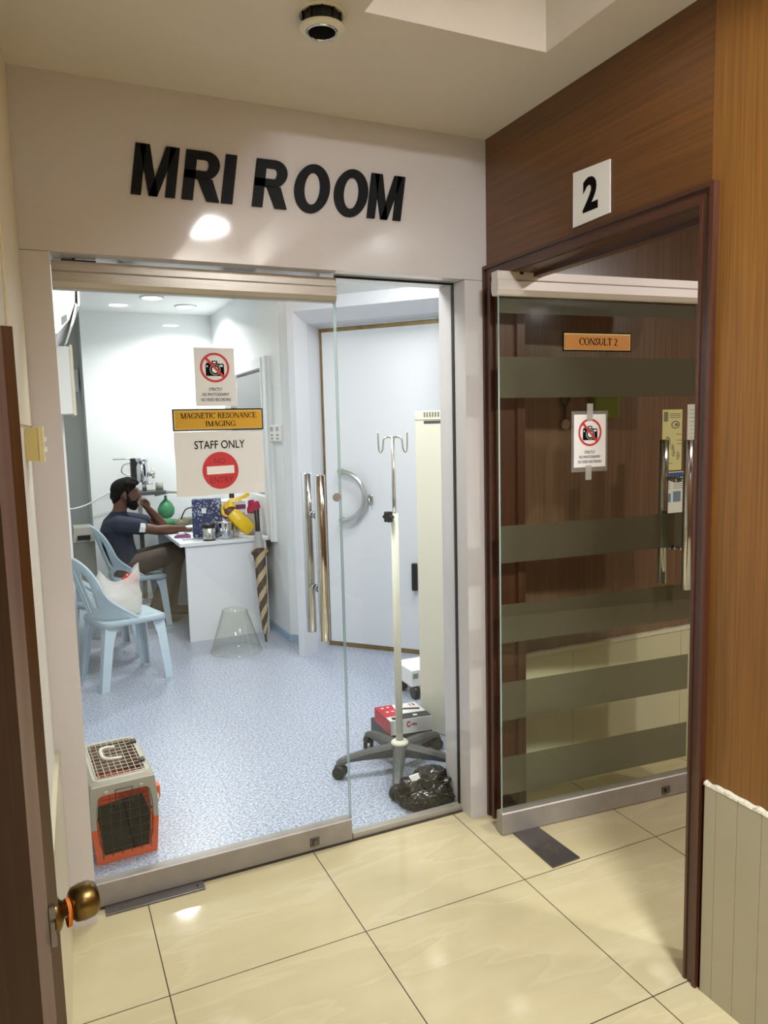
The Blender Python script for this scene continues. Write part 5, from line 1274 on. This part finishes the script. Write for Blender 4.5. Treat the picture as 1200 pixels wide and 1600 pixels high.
# trunk inside clothes
hull(b, [(-.99, PY, .44, .10, .15), (-1.0, PY, .55, .105, .15), (-1.025, PY, .68, .10, .145), (-1.03, PY, .80, .105, .165), (-1.02, PY, .88, .085, .15), (-1.015, PY, .925, .05, .08)])
SR, ER, WR = V((-1.015, PY-.175, .86)), V((-.755, PY-.245, .795)), V((-.535, PY-.185, .783))
SL, EL, WL_ = V((-1.0, PY+.175, .87)), V((-.655, PY+.13, .795)), V((-.775, PY+.055, .945))
limb(b, [SR, (SR+ER)/2+V((0, -.01, 0)), ER], [.052, .046, .038]); limb(b, [ER, (ER*.6+WR*.4), WR], [.039, .040, .026])
limb(b, [SL, (SL+EL)/2, EL], [.052, .046, .038]); limb(b, [EL, (EL*.6+WL_*.4), WL_], [.039, .039, .026])
# right hand, flat on the desk
hd_ = (WR-ER).normalized(); hs_ = V((-hd_.y, hd_.x, 0)).normalized()
pc = WR+hd_*.045+V((0, 0, -.006)); b.ball(pc, 1, .046, .040, .016, 10)
for k, (o_, ln) in enumerate(((-.030, .062), (-.010, .075), (.010, .072), (.029, .056))):
    st = pc+hd_*.03+hs_*o_; limb(b, [st, st+hd_*ln*.5+V((0, 0, .008)), st+hd_*ln+V((0, 0, -.006))], [.0095, .009, .0075], 4, 8)
st = pc-hd_*.01+hs_*.030; limb(b, [st, st+hd_*.03+hs_*.022, st+hd_*.055+hs_*.026+V((0, 0, -.004))], [.011, .010, .008], 4, 8)
# left hand, loose fist at the mouth
fd = V((-.35, -.35, .87)).normalized(); pc = WL_+fd*.04; b.ball(pc, 1, .034, .036, .040, 10)
for k in range(4):
    st = pc+V((.012, .030-.020*k, .024)); limb(b, [st, st+V((-.022, -.004, .022)), st+V((-.044, -.004, .008)), st+V((-.040, -.002, -.016))], [.0105, .010, .0095, .008], 4, 8)
st = pc+V((-.01, -.036, -.012)); limb(b, [st, st+V((-.02, -.012, .014)), st+V((-.036, -.002, .026))], [.011, .010, .008], 4, 8)
# legs inside the trousers
HR, KR, AR = V((-.965, PY-.09, .495)), V((-.575, PY-.10, .575)), V((-.775, PY-.085, .105))
HL, KL, AL = V((-.965, PY+.09, .495)), V((-.555, PY+.12, .575)), V((-.63, PY+.13, .105))
for h_, k_, a_ in ((HR, KR, AR), (HL, KL, AL)):
    limb(b, [h_, (h_+k_)/2, k_], [.075, .068, .052]); limb(b, [k_, k_*.6+a_*.4, a_], [.052, .050, .036]); limb(b, [a_, a_+V((.05, 0, -.055)), a_+V((.15, 0, -.072))], [.034, .034, .028])
remesh(b, 'body', 'skin', man, .0065, 3)
# hair cap and beard
b = MB()
b.ball(HC+V((-.010, 0, .024)), 1, .102, .0815, .092, 16); b.ball(HC+V((-.052, 0, -.018)), 1, .058, .070, .066, 12)
b.ball(HC+V((.012, 0, .078)), 1, .078, .064, .042, 12); limb(b, [HC+V((.02, .01, .086)), HC+V((.062, -.01, .086)), HC+V((.094, -.005, .074))], [.040, .034, .022])
limb(b, [HC+V((-.058, 0, -.02)), HC+V((-.058, 0, -.060)), HC+V((-.052, 0, -.085))], [.058, .050, .034])
limb(b, [HC+V((.03, .03, .08)), HC+V((.078, .03, .072))], [.034, .022]); limb(b, [HC+V((.01, -.048, .066)), HC+V((.070, -.040, .062))], [.032, .020])
for s_ in (1, -1): limb(b, [HC+V((.012, s_*.073, .03)), HC+V((.012, s_*.075, -.02))], [.016, .009])
for i, v in enumerate(b.v): v += V((1, .6, 1))*.008*noise.noise(v*48)
remesh(b, 'hair', 'hair', man, .006, 1)
b = MB()
for s_ in (1, -1): limb(b, [HC+V((.005, s_*.076, -.015)), HC+V((.020, s_*.070, -.065)), HC+V((.048, s_*.048, -.108)), HC+V((.066, 0, -.130))], [.010, .016, .020, .024])
limb(b, [HC+V((.088, -.030, -.066)), HC+V((.102, 0, -.060)), HC+V((.088, .030, -.066))], [.006, .008, .006])
b.ball(HC+V((.070, 0, -.112)), 1, .032, .038, .026, 10)
for s_ in (1, -1): b.ball(HC+V((.046, s_*.028, -.092)), 1, .046, .034, .036, 10)
remesh(b, 'beard', 'hair', man, .005, 1)
# shirt
b = MB()
hull(b, [(-1.0, PY, .50, .125, .178), (-1.005, PY, .56, .128, .175), (-1.03, PY, .68, .124, .168), (-1.04, PY, .80, .125, .185), (-1.03, PY, .875, .105, .18), (-1.015, PY, .925, .070, .105), (-1.01, PY, .945, .060, .068)])
limb(b, [SR+V((-.01, .01, -.01)), SR*.6+ER*.4, SR*.42+ER*.58], [.074, .066, .062]); limb(b, [SL+V((-.01, -.01, -.01)), SL*.6+EL*.4, SL*.42+EL*.58], [.074, .066, .062])
sh = remesh(b, 'shirt', 'shirt', man, .008, 4)
sp = SR*.45+ER*.55; sd = (ER-SR).normalized(); b = MB(); pf = Fr(sp+V((0, -.0625, .0)), sd, sd.cross(V((0, 1, 0))))
b.add([sp+sd*.0+V((-.022, -.060, -.03)), sp+V((.024, -.056, -.036)), sp+V((.030, -.066, .002)), sp+V((-.012, -.069, .012)), sp+V((.032, -.050, .034)), sp+V((-.004, -.056, .042))], [(0, 1, 2, 3), (3, 2, 4, 5)], False)
part('sleeve_patch', b, 'paper', man, label='white patch on the sleeve')
# trousers
b = MB(); hull(b, [(-.985, PY, .425, .12, .175), (-.985, PY, .48, .13, .185), (-.995, PY, .54, .125, .172)])
for h_, k_, a_ in ((HR, KR, AR), (HL, KL, AL)):
    limb(b, [h_, (h_+k_)/2, k_], [.092, .086, .072]); limb(b, [k_, k_*.55+a_*.45, a_+V((0, 0, .0))], [.072, .068, .062])
remesh(b, 'trousers', 'trousers', man, .008, 4)
for a_ in (AR, AL):
    b = MB(); limb(b, [a_+V((-.02, 0, -.045)), a_+V((.06, 0, -.062)), a_+V((.17, 0, -.068))], [.048, .042, .034])
    for i, v in enumerate(b.v): v.z = max(v.z, .002)
    remesh(b, 'shoe', 'shoe', man, .008, 2)

# ---- pet carrier
CR = thing('pet_carrier', 'grey and orange plastic pet carrier with wire top and door behind the glass', 'pet carrier', (-1.373, .345, 0), math.radians(3))
def P_(name, b, m_, parent=CR, label=None): return part(name, b, m_, parent, world=False, label=label)
w0, w1, wt = .105, .122, .108        # half widths at base, rim, top
dep, zr_, zt_ = .41, .165, .312
cfz = Fr((0, 0, 0), (1, 0, 0), (0, 0, 1))
def ringpts(hw, y0, y1, z, r=.035):
    return [V((x, y_, z)) for x, y_ in rrect(-hw, hw, y0, y1, r, 4)]
def shellring(b, A_, B_, keep):
    n_ = len(A_); k = len(b.v); b.v += A_+B_
    for i in range(n_):
        j = (i+1) % n_
        mid = (A_[i]+A_[j]+B_[i]+B_[j])/4
        if keep(mid): b.f.append([k+i, k+j, k+n_+j, k+n_+i]); b.m.append(0); b.sm.append(True)
notfront = lambda m_: m_.y > .008
b = MB(); A_, B_, C_ = ringpts(w0, 0, dep-.02, .0), ringpts(w0+.012, 0, dep-.01, .09), ringpts(w1, 0, dep, zr_)
shellring(b, A_, B_, notfront); shellring(b, B_, C_, notfront)
A2, C2 = ringpts(w0-.006, .004, dep-.028, .004), ringpts(w1-.007, .004, dep-.008, zr_); shellring(b, A2, C2, notfront)
b.add(A_, [list(range(len(A_)))]); b.add([p+V((0, 0, .004)) for p in A_], [list(range(len(A_)))])
# front: lower half ring of the doorway
def halfring(b_, zlo, zhi, c0, c1, outer, inner):
    pass
oin = [(-.078, .030), (.078, .030), (.094, .075), (.100, .135)]; 
b.poly(cfz, [(-.107, .0), (.107, .0), (.119, .135), (.1005, .135), (.095, .075), (.079, .030), (-.079, .030), (-.095, .075), (-.1005, .135), (-.119, .135)], -.004, .004)
tub = P_('base_tub', b, 'orange')
b = MB(); Rm0, Rm1 = ringpts(w1+.016, .03, dep+.012, zr_-.006, .045), ringpts(w1+.016, .03, dep+.012, zr_+.012, .045); Ri0, Ri1 = ringpts(w1-.004, .03, dep-.004, zr_-.006), ringpts(w1-.004, .03, dep-.004, zr_+.012)
yes = lambda m_: True
shellring(b, Rm0, Rm1, yes); shellring(b, Rm1, Ri1, yes); shellring(b, Rm0, Ri0, yes)
A_, B_, C_, D_ = ringpts(w1, 0, dep, zr_+.01), ringpts(w1-.004, .0, dep-.004, .24), ringpts(wt+.006, .0, dep-.012, .295), ringpts(wt-.006, .010, dep-.024, zt_)
for p, q in ((A_, B_), (B_, C_)): shellring(b, p, q, notfront)
shellring(b, C_, D_, yes)
E_ = ringpts(wt-.022, .030, dep-.044, zt_, .03); shellring(b, D_, E_, yes); E2 = ringpts(wt-.022, .030, dep-.044, zt_-.012, .03); shellring(b, E_, E2, yes)
I0, I1 = ringpts(w1-.006, .004, dep-.006, zr_+.01), ringpts(wt, .004, dep-.02, .29); shellring(b, I0, I1, notfront)
b.poly(cfz, [(-.119, .136), (-.1005, .136), (-.101, .20), (-.092, .252), (-.078, .262), (.078, .262), (.092, .252), (.101, .20), (.1005, .136), (.119, .136), (.118, .24), (.112, .297), (-.112, .297), (-.118, .24)], -.004, .004)
b.mi = 0
for x in (-.062, .062): b.bbox(x-.008, x+.008, -.012, .0, .264, .278, .003)
P_('top_shell', b, 'carrier_grey')
b = MB(); g = []
for k in range(6):
    x = -.085+.034*k; b.tube([(x, -.006, .022), (x, -.006, .258)], .0013, 6)
for z in (.05, .085, .12, .155, .19, .225, .245): 
    hw = .092 if .06 < z < .23 else .078
    b.tube([(-hw, -.007, z), (hw, -.007, z)], .0013, 6)
b.tube([(-.03, -.009, .215), (-.03, -.009, .276), (.03, -.009, .276), (.03, -.009, .215)], .0016, 6)
wdoor = P_('wire_door', b, 'wire_black', label='black wire door')
b = MB(); b.bbox(-.052, -.046, -.012, -.004, .195, .235, .002); P_('door_latch', b, 'black')
b = MB(); b.poly(Fr((0, .03, 0), (1, 0, 0), (0, 0, 1)), [(-.076, .012), (.076, .012), (.096, .08), (.092, .15), (.070, .218), (-.088, .205), (-.098, .12)], -.012, .012); P_('inner_pad', b, 'pad')
b = MB(); gx, gy0, gy1 = wt-.020, .032, dep-.046
for k in range(8):
    x = -gx+2*gx*(k+.5)/8; b.tube([(x, gy0-.004, zt_+.001), (x, gy1+.004, zt_+.001)], .0012, 6)
for k in range(10):
    y_ = gy0+(gy1-gy0)*(k+.5)/10; b.tube([(-gx-.003, y_, zt_+.003), (gx+.003, y_, zt_+.003)], .0012, 6)
b.tube([(-gx, gy0, zt_+.002), (gx, gy0, zt_+.002), (gx, gy1, zt_+.002), (-gx, gy1, zt_+.002)], .0022, 6, closed=True)
P_('top_grid', b, 'wire_white', label='white wire top grid')
b = MB(); b.tube(bez([(.012, .285, zt_+.006), (-.02, .292, zt_+.008), (-.042, .275, zt_+.010), (-.046, .235, zt_+.012), (-.042, .19, zt_+.010), (-.02, .172, zt_+.008), (.022, .172, zt_+.006)]), .007, 10); P_('carry_handle', b, 'wire_white')
for y_ in (.115, .31):
    b = MB(); b.bbox(.076, .098, y_-.018, y_+.014, zt_+.002, zt_+.012, .003); P_('grid_clip', b, 'black')
for y_ in (.12, .30):
    b = MB(); b.bbox(w1+.004, w1+.026, y_-.022, y_+.022, .150, .205, .006); P_('side_clip', b, 'orange')
